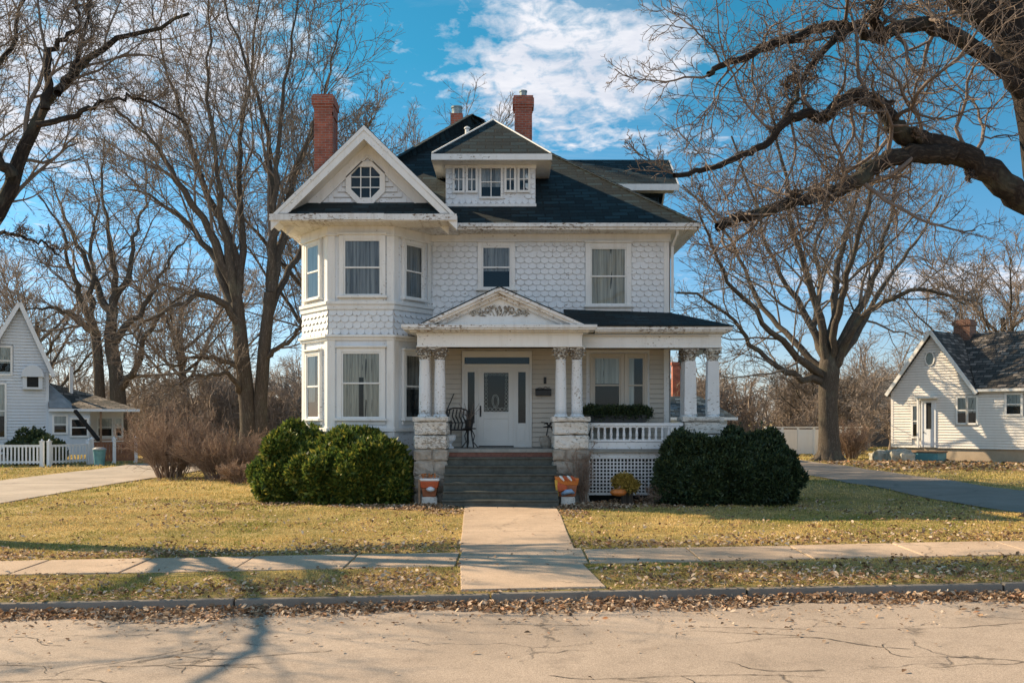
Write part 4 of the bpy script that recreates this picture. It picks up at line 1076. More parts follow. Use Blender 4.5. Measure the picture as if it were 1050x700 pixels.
def grow(P, R, nc, t0, t1, l0, l1, ang, rr, rmin, K, wig, up, rng, rmax=None, absl=None, shrink=.45, out=0.0):
    N_, K0, _ = P.shape
    L = np.linalg.norm(np.diff(P, axis=1), axis=2).sum(1)
    t = t0 + (t1 - t0) * (np.arange(nc)[None] + rng.uniform(0, 1, (N_, nc))) / nc
    fi = t * (K0 - 1); i = np.clip(fi.astype(int), 0, K0 - 2); fr = (fi - i)[..., None]; ar = np.arange(N_)[:, None]
    p = P[ar, i] * (1 - fr) + P[ar, i + 1] * fr; T = P[ar, i + 1] - P[ar, i]; T /= np.linalg.norm(T, axis=2, keepdims=True) + 1e-9
    r = R[ar, i] * (1 - fr[..., 0]) + R[ar, i + 1] * fr[..., 0]
    ref = np.where(np.abs(T[..., 2:3]) < .9, np.array([0, 0, 1.]), np.array([1., 0, 0])); U = np.cross(T, ref); U /= np.linalg.norm(U, axis=2, keepdims=True); W = np.cross(T, U)
    az = (np.arange(nc) * 2.4)[None] + rng.uniform(0, 6.28, (N_, 1)) + rng.normal(0, .5, (N_, nc)); an = ang * rng.uniform(.6, 1.35, (N_, nc))
    d = np.cos(an)[..., None] * T + np.sin(an)[..., None] * (np.cos(az)[..., None] * U + np.sin(az)[..., None] * W)
    d[..., 2] += up; d /= np.linalg.norm(d, axis=2, keepdims=True)
    ln = (L[:, None] if absl is None else absl) * rng.uniform(l0, l1, (N_, nc)) * (1 - shrink * t)
    r0 = np.clip(r * rr * rng.uniform(.75, 1.15, (N_, nc)), rmin, rmax or 9)
    n_ = N_ * nc; p = p.reshape(n_, 3); d = d.reshape(n_, 3); ln = ln.reshape(n_); r0 = r0.reshape(n_)
    Q = np.empty((n_, K, 3)); Q[:, 0] = p; st = (ln / (K - 1))[:, None]
    kick = rng.normal(0, 1, (n_, 3)) * wig * .5
    for k in range(1, K):
        d = d + rng.normal(0, 1, (n_, 3)) * wig + kick; d[:, 2] += up * .35
        d /= np.linalg.norm(d, axis=1, keepdims=True); Q[:, k] = Q[:, k - 1] + d * st
        if k % 2 == 0: kick = -kick
    s = np.linspace(0, 1, K)[None]
    return Q, np.maximum(r0[:, None] * (1 - .72 * s), rmin * .7)
POW = 1.45
def limb(pts, r0, r1, K=18, jit=.0, rng=None):
    pts = [np.array(p, float) for p in pts]
    pts = [2 * pts[0] - pts[1]] + pts + [2 * pts[-1] - pts[-2]]; out = []
    n_ = len(pts) - 3
    for k in range(K):
        u = k / (K - 1) * n_; i = min(int(u), n_ - 1); t = u - i; a, b, c, d = pts[i:i + 4]
        out.append(.5 * (2 * b + (c - a) * t + (2 * a - 5 * b + 4 * c - d) * t * t + (3 * b - a - 3 * c + d) * t ** 3))
    out = np.array(out)
    if jit: out[1:-1] += rng.normal(0, jit, (K - 2, 3))
    s = np.linspace(0, 1, K)
    return out[None], (r1 + (r0 - r1) * (1 - s) ** POW)[None]
def picture_limb(pp, Y0, Y1, r0, r1, K=18, jit=0, rng=None):
    n_ = len(pp) - 1
    return limb([V(px, py, Y0 + (Y1 - Y0) * k / n_) for k, (px, py) in enumerate(pp)], r0, r1, K, jit, rng)
def merge(parts, off=None):
    vs, fs, o = [], [], 0
    for v, f in parts: vs.append(v); fs.append(f + o); o += len(v)
    return np.concatenate(vs), fs
def lump(v, amp, s):                               # gnarl the thick wood a little
    x, y, z = v.T
    d = np.stack([fbm(y + z * .3, z, s, 21), fbm(x, z + y * .3, s, 22), fbm(x, y, s, 23) * .5], 1)
    return v + d * amp
def make_tree(name, base, trunk, limbs, levels, label, group=None, bark_m='bark', twig_m='twig', seed=1, lumps=.03, sides=9, flare=None):
    """trunk: list of (P,R); limbs: list of (P,R); levels: dicts for grow, applied to all limbs"""
    rng = np.random.default_rng(seed); t = empty(name, base, 0, label, 'tree', group)
    th, al = [], []
    for k, (P, R) in enumerate(trunk + limbs): th.append(tubes(P, R, 14 if k < len(trunk) else sides)); al.append(tubes.along + np.array([0, 0, k * 5.3]))
    v, f = merge(th); np_obj('trunk', lump(v, lumps, 2.2), f, M[bark_m], t, smooth=True, along=np.concatenate(al))
    cur = {}
    for P, R in limbs: cur.setdefault(P.shape[1], []).append((P, R))
    cur = [(np.concatenate([p for p, _ in q]), np.concatenate([r for _, r in q])) for q in cur.values()]
    parts = []
    for lv in levels:
        nxt = []; ns = lv.pop('n', 3)
        for P, R in cur:
            Q, S_ = grow(P, R, rng=rng, **lv); nxt.append((Q, S_)); parts.append(tubes(Q, S_, ns))
        cur = [(np.concatenate([p for p, _ in nxt]), np.concatenate([r for _, r in nxt]))]
        lv['n'] = ns
    v, f = merge(parts); np_obj('crown', v, f, M[twig_m], t, smooth=False)
    return t
D = dict
rg = np.random.default_rng(3)
def trunk_of(pts, rs, K=14):
    P, _ = limb(pts, 1, 1, K); s = np.linspace(0, 1, len(rs)); return P, np.interp(np.linspace(0, 1, K), s, rs)[None]

# big oak at the right edge
oy = 18.6; ox = XA(1118, oy); zb0 = float(gz(ox, oy))
trunk = [trunk_of([(ox, oy, zb0 - .3), (ox, oy, zb0 + .5), (ox + .05, oy, 2.2), (ox + .02, oy, 4.6), V(1088, 190, 18.6), V(1066, 90, 18.6), V(1036, 20, 18.7), V(1005, -50, 18.9), V(985, -150, 19.2)], [1.05, .74, .64, .60, .58, .48, .40, .34, .26], 22)]
for a in range(7):
    an = a * .9 + .3; e = Vector((math.cos(an), math.sin(an), 0))
    trunk.append(limb([Vector((ox, oy, zb0 + .9)) + e * .45, Vector((ox, oy, zb0 + .3)) + e * .8, Vector((ox, oy, zb0 + .0)) + e * 1.1, Vector((ox, oy, zb0 - .15)) + e * 1.45], .22, .07, 8))
J = .035
limbs = [picture_limb([(1062, 110), (1025, 69), (981, 38), (952, 25), (923, 28), (894, 38), (873, 27), (844, 28), (815, 37), (782, 48), (760, 60), (742, 66), (728, 76)], 18.6, 16.6, .17, .05, 60, J * .6, rg),
         picture_limb([(1090, 215), (1046, 203), (1017, 178), (988, 160), (960, 149), (938, 143), (920, 134), (905, 112), (884, 100), (865, 103), (844, 119), (826, 116), (804, 127), (786, 148), (760, 159), (724, 174), (692, 180)], 18.6, 16.0, .275, .04, 72, J * .6, rg),
         picture_limb([(975, 156), (958, 158), (931, 159), (902, 168), (876, 185), (855, 195), (829, 201), (808, 208), (779, 219), (753, 224), (736, 233)], 18.0, 15.6, .185, .075, 54, J * .6, rg),
         picture_limb([(862, 30), (845, 50), (832, 66), (820, 90), (815, 104), (800, 130)], 17.5, 16.8, .07, .03, 12, .02, rg),
         picture_limb([(905, 38), (896, 20), (906, -10), (900, -60)], 17.8, 17.0, .12, .05, 12, .03, rg),
         picture_limb([(1025, 30), (960, -30), (900, -90), (830, -150), (760, -220)], 18.7, 17.5, .25, .06, 20, .04, rg),
         picture_limb([(1000, -80), (1010, -200), (990, -330), (960, -450)], 19, 20.5, .26, .06, 20, .04, rg),
         picture_limb([(1060, 60), (1130, -40), (1230, -120), (1380, -200)], 18.6, 19, .30, .06, 20, .04, rg),
         picture_limb([(1085, 190), (1170, 120), (1280, 90), (1420, 40)], 18.6, 18.2, .28, .06, 20, .04, rg),
         picture_limb([(1070, 120), (1100, 20), (1120, -100), (1150, -250)], 18.6, 22, .26, .06, 20, .04, rg),
         *[limb([V(px, py, Y_), V(px + dx * .5, py + dy * .5, Y_ - .1), V(px + dx, py + dy, Y_ - .15)], r_, r_ * .6, 6) for px, py, dx, dy, Y_, r_ in ((945, 146, -8, -14, 17.6, .06), (905, 114, 12, -10, 17.2, .05), (860, 192, -6, 14, 16.7, .045), (812, 206, 4, -13, 16.2, .04), (905, 30, 3, 14, 17.7, .06), (1002, 168, -10, 16, 18.2, .07), (868, 28, -6, 13, 17.4, .07))],
         picture_limb([(1048, 40), (1000, 20), (960, -20), (930, -70)], 18.6, 21.0, .16, .05, 16, .04, rg)]
oak_lv = [D(nc=15, t0=.10, t1=1, l0=.20, l1=.46, ang=1.0, rr=.36, rmin=.013, K=12, wig=.20, up=.04, rmax=.042, n=6),
          D(nc=9, t0=.12, t1=1, l0=.35, l1=.7, ang=.85, rr=.6, rmin=.009, K=9, wig=.20, up=.03, n=4),
          D(nc=6, t0=.12, t1=1, l0=.35, l1=.75, ang=.8, rr=.65, rmin=.0065, K=7, wig=.20, up=.02, n=3),
          D(nc=3, t0=.2, t1=1, l0=.4, l1=.8, ang=.75, rr=.7, rmin=.005, K=4, wig=.18, up=.01, n=3)]
make_tree('oak_tree', (ox, oy, zb0), trunk, limbs, oak_lv, 'huge gnarled bare oak at the kerbside lawn, its arching limbs reaching over the right', None, 'bark_dark', 'twig_oak', 5, .03, 16)

# spreading tree beside the right driveway
ty = 47.4; tx = XA(850, ty)
trunk = [trunk_of([(tx, ty, -.3), (tx, ty, .5), V(850, 440, ty), V(849, 405, ty), V(850, 378, ty), V(852, 352, ty)], [.80, .54, .46, .45, .50, .28], 16)]
for a in range(6):
    e = Vector((math.cos(a * 1.05 + .4), math.sin(a * 1.05 + .4), 0)); B_ = Vector((tx, ty, 0))
    trunk.append(limb([B_ + e * .25 + Vector((0, 0, .75)), B_ + e * .5 + Vector((0, 0, .25)), B_ + e * .8 + Vector((0, 0, .02)), B_ + e * 1.25 + Vector((0, 0, -.15))], .2, .06, 10))
pl = lambda pp, dY, r0, r1=.05: picture_limb(pp, ty, ty + dY, r0, r1, 20, .06, rg)
limbs = [pl([(846, 392), (828, 388), (811, 383), (786, 368), (764, 347), (748, 325), (722, 305), (695, 300)], -3, .21), pl([(848, 388), (830, 375), (816, 364), (790, 338), (764, 308), (743, 280), (730, 250), (715, 215)], -5, .23),
         pl([(849, 382), (837, 343), (820, 313), (803, 287), (785, 244), (768, 190), (750, 140)], 3, .23), pl([(850, 380), (845, 340), (828, 287), (816, 244), (808, 205), (798, 150), (785, 95)], -2, .24),
         pl([(852, 382), (867, 343), (888, 304), (901, 266), (912, 223), (925, 160), (935, 100)], 2, .25), pl([(854, 380), (868, 350), (884, 325), (910, 308), (944, 298), (972, 302), (990, 312)], -4, .22),
         pl([(851, 378), (854, 321), (858, 278), (871, 231), (878, 190), (885, 130), (888, 80)], 4, .24), pl([(850, 376), (835, 340), (842, 300), (835, 255), (850, 210), (845, 150)], 7, .2), pl([(852, 378), (880, 340), (915, 280), (945, 240), (965, 200)], 7, .2),
         pl([(848, 386), (815, 350), (785, 320), (760, 270), (735, 225), (700, 190)], 6, .2), pl([(852, 372), (862, 310), (880, 250), (895, 180), (905, 110)], -6, .2)]
lv = [D(nc=10, t0=.2, t1=1, l0=.26, l1=.55, ang=.7, rr=.42, rmin=.023, K=9, wig=.13, up=.08, n=5), D(nc=7, t0=.15, t1=1, l0=.4, l1=.75, ang=.7, rr=.55, rmin=.015, K=7, wig=.15, up=.07, n=4),
      D(nc=6, t0=.12, t1=1, l0=.4, l1=.75, ang=.7, rr=.6, rmin=.012, K=5, wig=.15, up=.04, n=3), D(nc=2, t0=.2, t1=1, l0=.4, l1=.8, ang=.65, rr=.7, rmin=.010, K=4, wig=.15, up=.02, n=3)]
make_tree('spreading_tree', (tx, ty, 0), trunk, limbs, lv, 'broad bare tree with one thick trunk beside the dark driveway', None, 'bark', 'twig', 8, .05, 9)

# tall many-stemmed tree left of the house
ty = 38.0; tx = XA(260, ty)
trunk = [trunk_of([(tx - .25, ty, -.3), (tx - .25, ty, .6), V(255, 430, ty), V(247, 356, ty), V(243, 310, ty)], [.56, .40, .32, .28, .25], 12), trunk_of([(tx + .3, ty, -.3), (tx + .28, ty, .6), V(267, 423, ty), V(271, 356, ty), V(277, 300, ty)], [.45, .32, .26, .24, .22], 12)]
pl = lambda pp, dY, r0, r1=.025: picture_limb(pp, ty, ty + dY, r0, r1, 20, .05, rg)
limbs = [pl([(244, 318), (238, 257), (212, 199), (193, 141), (174, 84), (163, 40), (150, -20)], 2, .20), pl([(243, 312), (232, 262), (226, 210), (222, 150), (212, 90), (215, 20), (210, -40)], -2, .17),
         pl([(277, 305), (279, 240), (277, 193), (273, 129), (251, 64), (232, 5), (225, -50)], 1, .18), pl([(276, 310), (281, 240), (283, 180), (289, 97), (302, 32), (312, -30)], -1, .17),
         pl([(245, 335), (230, 312), (205, 302), (187, 311), (160, 325), (128, 345), (105, 350)], -3, .17), pl([(244, 330), (222, 270), (190, 225), (150, 200), (118, 190)], 3, .2), pl([(243, 300), (215, 240), (185, 190), (160, 150), (130, 120), (105, 105)], -2, .2),
         pl([(278, 300), (292, 230), (305, 170), (325, 120), (340, 70), (350, 20)], 3, .2), pl([(277, 320), (300, 270), (320, 240), (340, 210), (352, 170)], 5, .16), pl([(245, 300), (248, 220), (245, 150), (255, 90), (262, 20), (270, -40)], 4, .16),
         pl([(250, 380), (225, 370), (200, 365), (175, 375), (150, 372)], -2, .12), pl([(270, 370), (295, 350), (315, 330), (335, 300)], -1, .12), pl([(248, 410), (235, 385), (205, 385), (178, 395)], -3, .13)]
lv = [D(nc=11, t0=.15, t1=1, l0=.28, l1=.6, ang=.55, rr=.42, rmin=.02, K=9, wig=.10, up=.09, n=5), D(nc=7, t0=.12, t1=1, l0=.4, l1=.75, ang=.62, rr=.55, rmin=.013, K=7, wig=.12, up=.07, n=4),
      D(nc=6, t0=.12, t1=1, l0=.4, l1=.75, ang=.6, rr=.6, rmin=.011, K=5, wig=.13, up=.05, n=3), D(nc=3, t0=.2, t1=1, l0=.4, l1=.8, ang=.6, rr=.7, rmin=.009, K=4, wig=.13, up=.04, n=3)]
make_tree('tall_tree', (tx, ty, 0), trunk, limbs, lv, 'tall bare many-stemmed tree growing left of the big white house', None, 'bark', 'twig', 12, .03, 9)

# forked tree behind the porch of the left neighbour
ty = 55.0; tx = XA(115, ty)
trunk = [trunk_of([(tx - .5, ty, -.3), V(103, 430, ty), V(100, 360, ty), V(92, 325, ty)], [.5, .30, .27, .24], 10), trunk_of([(tx + .35, ty, -.3), V(122, 440, ty), V(120, 389, ty), V(113, 346, ty), V(116, 315, ty)], [.7, .44, .40, .34, .28], 10)]
pl = lambda pp, dY, r0, r1=.04: picture_limb(pp, ty, ty + dY, r0, r1, 18, .07, rg)
limbs = [pl([(93, 330), (82, 300), (70, 270), (62, 235), (40, 200)], -2, .22), pl([(92, 326), (96, 290), (92, 250), (100, 210), (90, 165)], 2, .2), pl([(116, 320), (119, 290), (112, 240), (104, 190), (108, 140)], 0, .25),
         pl([(115, 318), (132, 280), (138, 240), (150, 205), (148, 160)], 3, .22), pl([(122, 400), (140, 375), (158, 333), (178, 310), (205, 295)], -3, .26), pl([(100, 345), (75, 325), (50, 315), (20, 318)], -2, .24), pl([(114, 330), (95, 280), (70, 230), (50, 180)], 4, .26),
         pl([(118, 350), (150, 310), (172, 270), (195, 240)], 2, .24)]
lv = [D(nc=9, t0=.15, t1=1, l0=.32, l1=.65, ang=.75, rr=.45, rmin=.026, K=8, wig=.15, up=.05, n=4), D(nc=7, t0=.12, t1=1, l0=.4, l1=.75, ang=.7, rr=.55, rmin=.018, K=6, wig=.16, up=.04, n=3),
      D(nc=6, t0=.12, t1=1, l0=.35, l1=.7, ang=.7, rr=.6, rmin=.012, K=4, wig=.16, up=.03, n=3)]
make_tree('forked_tree', (tx, ty, 0), trunk, limbs, lv, 'dark forked bare tree rising behind the low porch roof of the left neighbour', None, 'bark', 'twig', 15, .05, 8)

# big tree just outside the left edge
ty = 18.0; tx = XA(-120, ty); zb0 = float(gz(tx, ty))
trunk = [trunk_of([(tx, ty, zb0 - .3), (tx, ty, zb0 + .6), V(-112, 420, ty), V(-100, 340, ty), V(-88, 260, ty)], [.8, .40, .34, .31, .28], 14)]
pl = lambda pp, dY, r0, r1=.03: picture_limb(pp, ty, ty + dY, r0, r1, 22, .03, rg)
limbs = [pl([(-100, 345), (-45, 270), (0, 213), (20, 165), (38, 130), (52, 104), (75, 80), (100, 50), (130, 36), (165, 28), (195, 14)], 1.0, .19), pl([(47, 112), (49, 80), (50, 52), (70, 38), (85, 30), (96, 0), (110, -40)], .6, .09, .02), pl([(60, 96), (78, 65), (84, 35), (78, 0)], .8, .07, .02), pl([(38, 128), (80, 118), (115, 102), (150, 103), (188, 125)], .8, .06, .02),
         pl([(12, 180), (-10, 150), (-30, 120), (-40, 60)], -.6, .12), pl([(-88, 262), (-90, 180), (-60, 90), (-30, 0), (-20, -90)], .8, .24), pl([(-90, 280), (-140, 200), (-220, 130), (-300, 80)], -1, .24), limb([V(-95, 320, 18), (-11.0, 16.4, 5.0), (-11.3, 14.4, 5.7), (-11.9, 12.6, 6.1), (-12.8, 10.8, 6.6)], .12, .03, 22, .03, rg),
         pl([(-100, 330), (-180, 270), (-260, 240), (-380, 200)], -3, .22), pl([(-90, 290), (-60, 210), (-70, 120), (-110, 40)], 4, .2), pl([(-20, 235), (5, 240), (35, 246), (62, 262)], 1, .05, .02), pl([(-15, 200), (-40, 120), (10, 50), (30, -20)], 1.6, .09)]
lv = [D(nc=10, t0=.15, t1=1, l0=.24, l1=.5, ang=.75, rr=.38, rmin=.011, K=10, wig=.15, up=.05, n=5), D(nc=7, t0=.12, t1=1, l0=.4, l1=.75, ang=.7, rr=.55, rmin=.008, K=7, wig=.16, up=.04, n=4),
      D(nc=6, t0=.12, t1=1, l0=.4, l1=.75, ang=.7, rr=.6, rmin=.0065, K=6, wig=.16, up=.03, n=3), D(nc=3, t0=.2, t1=1, l0=.4, l1=.8, ang=.65, rr=.7, rmin=.005, K=4, wig=.16, up=.02, n=3)]
make_tree('leaning_tree', (tx, ty, zb0), trunk, limbs, lv, 'dark bare tree at the left edge whose limb leans in over the lawn', None, 'bark_dark', 'twig', 18, .025, 10)

# trees behind the house and far right: free-grown
def free_tree(name, x, y, h, r, seed, label, spread=.5, nl=9, twig_m='twig', group=None, fine=1.0, cutoff=3):
    rng = np.random.default_rng(seed); top = Vector((x + rng.normal(0, .4), y, h * .62))
    trunk = [trunk_of([(x, y, -.3), (x, y, .4), (x + rng.normal(0, .15), y, h * .2), top], [r * 1.7, r * 1.1, r, r * .4], 12)]
    limbs = []
    for k in range(nl):
        a = k * 2.4 + rng.uniform(0, .6); t = .3 + .65 * k / nl; z0_ = h * .62 * t; e = Vector((math.cos(a), math.sin(a), 0)); L_ = h * spread * (1.05 - .5 * t) * rng.uniform(.8, 1.15)
        p = Vector((x, y, z0_)).lerp(top, t * .2); p.z = z0_
        limbs.append(limb([p, p + e * L_ * .35 + Vector((0, 0, L_ * .35)), p + e * L_ * .7 + Vector((0, 0, L_ * .75)), p + e * L_ + Vector((0, 0, L_ * 1.1))], r * .55 * (1.1 - .5 * t), .03, 12, .06, rng))
    lv = [D(nc=11, t0=.15, t1=1, l0=.32, l1=.65, ang=.58, rr=.5, rmin=.024 * fine, K=8, wig=.12, up=.08, n=4), D(nc=8, t0=.12, t1=1, l0=.4, l1=.75, ang=.65, rr=.55, rmin=.016 * fine, K=6, wig=.13, up=.07, n=3),
          D(nc=6, t0=.12, t1=1, l0=.35, l1=.7, ang=.65, rr=.6, rmin=.011 * fine, K=4, wig=.13, up=.05, n=3)]
    if cutoff > 3: lv.append(D(nc=3, t0=.2, t1=1, l0=.4, l1=.8, ang=.6, rr=.7, rmin=.008 * fine, K=3, wig=.13, up=.04, n=3))
    return make_tree(name, (x, y, 0), trunk, limbs, lv, label, group, 'bark', twig_m, seed, .04, 8)
free_tree('slender_tree', XA(352, 46), 46, 18.6, .32, 31, 'bare tree behind the house, its twigs showing past the red chimney', .40, 11, cutoff=4)
free_tree('backyard_tree', XA(405, 52), 52, 15.5, .28, 33, 'smaller bare tree behind the front gable and dark roof', .42, 9, cutoff=4)
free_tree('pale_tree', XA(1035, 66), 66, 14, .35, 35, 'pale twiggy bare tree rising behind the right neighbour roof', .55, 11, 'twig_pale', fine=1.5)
free_tree('thin_tree', XA(835, 62), 62, 5.5, .12, 37, 'small dark bare tree over the white fence, left of the thick trunk', .5, 8, 'twig', fine=1.1)
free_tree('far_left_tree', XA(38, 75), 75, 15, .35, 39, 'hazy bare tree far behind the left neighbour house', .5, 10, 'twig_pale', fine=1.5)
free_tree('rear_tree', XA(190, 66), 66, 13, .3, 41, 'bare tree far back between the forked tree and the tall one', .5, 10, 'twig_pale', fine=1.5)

# the far woods: one brown mass of trunks and brush
rngw = np.random.default_rng(77); parts = []
cs = []
for k in range(115):
    y = rngw.uniform(74, 130); px = rngw.uniform(-60, 1110); h = rngw.uniform(4, 9); cs.append((XA(px, y), y, h))
for k in range(80):
    y = rngw.uniform(56, 72); px = rngw.choice([rngw.uniform(120, 335), rngw.uniform(675, 920)]); h = rngw.uniform(2.4, 5.2); cs.append((XA(px, y), y, h))
P_, R_ = [], []
for x, y, h in cs:
    for j in range(3):
        a = rngw.uniform(0, 6.28); l = rngw.uniform(.1, .3) * h; p, r = limb([(x, y, -.2), (x + math.cos(a) * l * .4, y + math.sin(a) * l * .4, h * .4), (x + math.cos(a) * l, y + math.sin(a) * l, h * .85)], .11, .04, 8, .08, rngw); P_.append(p); R_.append(r)
P_, R_ = np.concatenate(P_), np.concatenate(R_); parts.append(tubes(P_, R_, 4))
for lv in (D(nc=9, t0=.12, t1=1, l0=.3, l1=.6, ang=.8, rr=.5, rmin=.03, K=6, wig=.16, up=.06), D(nc=7, t0=.12, t1=1, l0=.35, l1=.7, ang=.8, rr=.6, rmin=.02, K=5, wig=.18, up=.04), D(nc=4, t0=.12, t1=1, l0=.4, l1=.8, ang=.8, rr=.7, rmin=.015, K=3, wig=.18, up=.03)):
    P_, R_ = grow(P_, R_, rng=rngw, **lv); parts.append(tubes(P_, R_, 3))
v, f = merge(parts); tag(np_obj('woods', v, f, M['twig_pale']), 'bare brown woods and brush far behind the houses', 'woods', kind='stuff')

# ------------------------------------------------------------------ shrubs
def bare_shrub(name, x, y, w_, d_, h, n_st, seed, label, mat='twig_shrub', lean=.55, r=.011):
    rng = np.random.default_rng(seed); t = empty(name, (x, y, float(gz(x, y))), 0, label, 'shrub'); P_, R_ = [], []
    for k in range(n_st):
        a = rng.uniform(0, 6.28); q = math.sqrt(rng.uniform(0, 1)); bx, by = x + w_ * .13 * q * math.cos(a) + rng.normal(0, .06), y + d_ * .13 * q * math.sin(a); tx_, ty_ = x + w_ * .5 * q * math.cos(a) + rng.normal(0, .1), y + d_ * .5 * q * math.sin(a) + rng.normal(0, .1); hh = h * (1 - .35 * q * q) * rng.uniform(.7, 1.02); b0 = float(gz(bx, by))
        p, r_ = limb([(bx, by, b0 - .05), (bx + (tx_ - bx) * .3, by + (ty_ - by) * .3, b0 + hh * .4), (tx_, ty_, b0 + hh * .9)], r * 1.5, r * .6, 9, .02, rng); P_.append(p); R_.append(r_)
    P_, R_ = np.concatenate(P_), np.concatenate(R_); parts = [tubes(P_, R_, 4)]; 
    o = np_obj('stems', *merge(parts), M[mat], t); parts = []
    for lv in (D(nc=10, t0=.2, t1=1, l0=.25, l1=.5, ang=.55, rr=.6, rmin=r * .6, K=6, wig=.14, up=.06), D(nc=7, t0=.1, t1=1, l0=.3, l1=.7, ang=.6, rr=.7, rmin=r * .42, K=4, wig=.16, up=.04), D(nc=2, t0=.2, t1=1, l0=.4, l1=.8, ang=.6, rr=.8, rmin=r * .36, K=3, wig=.16, up=.0)):
        P_, R_ = grow(P_, R_, rng=rng, **lv); parts.append(tubes(P_, R_, 3))
    np_obj('twigs', *merge(parts), M[mat], t)
    return t
bare_shrub('bare_shrub', XA(172, 33), 33.2, 3.6, 2.2, 2.55, 90, 51, 'taller leafless brown shrub by the left driveway')
bare_shrub('bare_shrub', XA(222, 31.5), 32.2, 3.8, 1.8, 1.75, 95, 52, 'wide leafless brown shrub between the taller one and the green bush')
bare_shrub('bare_shrub', XA(240, 30), 30.4, 1.3, .9, .75, 34, 53, 'low pale dry shrub at the foot of the brown shrubs')
bare_shrub('bare_shrub', XA(890, 47), 49.5, 2.5, 1.8, 2.0, 55, 54, 'rust brown leafless shrub beside the right white house', r=.015)
bare_shrub('bare_shrub', XA(672, 22.8), 22.9, .9, .6, .55, 16, 55, 'small dry flower stems in front of the dark evergreen', r=.007)
bare_shrub('dry_vine', 1.62, 23.0, .55, .2, 1.5, 9, 56, 'dead vine climbing the stone pier right of the steps', r=.008)
def evergreen(name, blobs, n_sp, mat, seed, label, leafs=.055, per=5, cat='bush'):
    rng = np.random.default_rng(seed); B0 = np.array(blobs); sub_ = []
    for b in B0:                                    # smaller shoots standing out of each lobe break the outline
        for k in range(12):
            e = rng.normal(0, 1, 3); e[2] = abs(e[2]) * .9 - .1; e /= np.linalg.norm(e); q = rng.uniform(.16, .46)
            sub_.append([*(b[:3] + e * b[3:6] * rng.uniform(.78, 1.0)), b[3] * q, b[4] * q, min(b[5], b[3]) * q * 1.15])
    B_ = np.concatenate([B0, np.array(sub_)]); bx, by = B_[:, 0].mean(), B_[:, 1].mean(); t = empty(name, (bx, by, 0), 0, label, cat)
    vol = B_[:, 3] * B_[:, 4] + B_[:, 3] * B_[:, 5]; pick = rng.choice(len(B_), n_sp * 2, p=vol / vol.sum()); d = rng.normal(0, 1, (n_sp * 2, 3)); d /= np.linalg.norm(d, axis=1)[:, None]
    c = B_[pick, :3]; r = B_[pick, 3:6]
    w1 = 1 + .17 * fbm(c[:, 0] + d[:, 0] * 2.2, c[:, 2] + d[:, 2] * 2.2 + d[:, 1] * 1.7, 2.2, 31) + .07 * fbm(d[:, 0] * 3 + c[:, 0], d[:, 2] * 3, 5, 35)
    dep = 1 - np.abs(rng.normal(0, .10, len(d))); sh = rng.uniform(0, 1, len(d)) < .05; dep[sh] = rng.uniform(1.0, 1.16, sh.sum()); p = c + d * r * (w1 * dep)[:, None]
    ok = p[:, 2] > .02
    for b in B_:                                    # drop what lies deep inside another lobe
        ok &= (((p - b[:3]) / b[3:6]) ** 2).sum(1) > .50
    p, d = p[ok][:n_sp], d[ok][:n_sp]; n_ = len(p)
    p = np.repeat(p, per, 0); d = np.repeat(d, per, 0); m_ = len(p)
    g = d * .8 + rng.normal(0, .55, (m_, 3)) + np.array([0, 0, .45]); g /= np.linalg.norm(g, axis=1)[:, None]
    sd = np.cross(g, rng.normal(0, 1, (m_, 3))); sd /= np.linalg.norm(sd, axis=1)[:, None]
    p = p + rng.normal(0, .025, (m_, 3)); L = leafs * rng.uniform(.6, 1.4, (m_, 1)); wd = L * .22
    v = np.stack([p - sd * wd * .5, p + g * L * .5 - sd * wd, p + g * L, p + g * L * .5 + sd * wd, p + sd * wd * .5], 1).reshape(-1, 3)
    i = np.arange(m_) * 5; f = np.stack([i, i + 1, i + 2, i + 3, i + 4], 1)
    np_obj('foliage', v, [f], M[mat], t)
    mb = MB()
    for b in B0:
        for k in range(7):
            a = rng.uniform(0, 6.28); q = .75 * rng.uniform(.4, 1)
            e = Vector((b[0] + b[3] * q * math.cos(a), b[1] + b[4] * q * math.sin(a), b[2] + b[5] * rng.uniform(.1, .7))); s0_ = Vector((b[0] * .6 + e.x * .4, b[1] * .6 + e.y * .4, -.05))
            mb.tube([s0_, s0_.lerp(e, .5) + Vector((0, 0, .15)), e], [.035, .022, .008], 5)
    mb.build('stems', M['bark'], t)
    core = MB()
    for b in B0:
        n0 = 12; prof = [(max(.02, math.sin(math.pi * k / n0)) , -math.cos(math.pi * k / n0)) for k in range(n0 + 1)]
        s0 = len(core.v); core.lathe((0, 0, 0), prof, 16)
        for k in range(s0, len(core.v)):
            q = Vector(core.v[k]); ww = .80 + .10 * mnoise.noise(q * 2.2 + Vector((b[0], b[1], 0)))
            core.v[k] = (b[0] + q.x * b[3] * ww, b[1] + q.y * b[4] * ww, max(b[2] + q.z * b[5] * ww, .12))
    core.build('inner_foliage', M[mat], t, smooth=True)
    return t
def B(px, top, Y, rx, ry, low=-.12): zt = ZA(top, Y); return (XA(px, Y), Y, (zt + low) / 2, rx, ry, (zt - low) / 2)
evergreen('yew_bush', [B(306, 446, 24.3, .80, .8), B(326, 442, 24.5, .70, .75), B(282, 464, 24.0, .50, .6), B(372, 450, 23.3, .86, .7), B(350, 445, 23.6, .62, .65), B(397, 455, 23.3, .48, .55), B(334, 466, 23.1, .66, .5), B(370, 468, 22.9, .72, .5), B(292, 478, 23.6, .58, .5), B(404, 476, 22.95, .36, .4)],
          26000, 'yew', 61, 'wide two-lobed green bush with yellowish tips under the bay window', .105, 5)
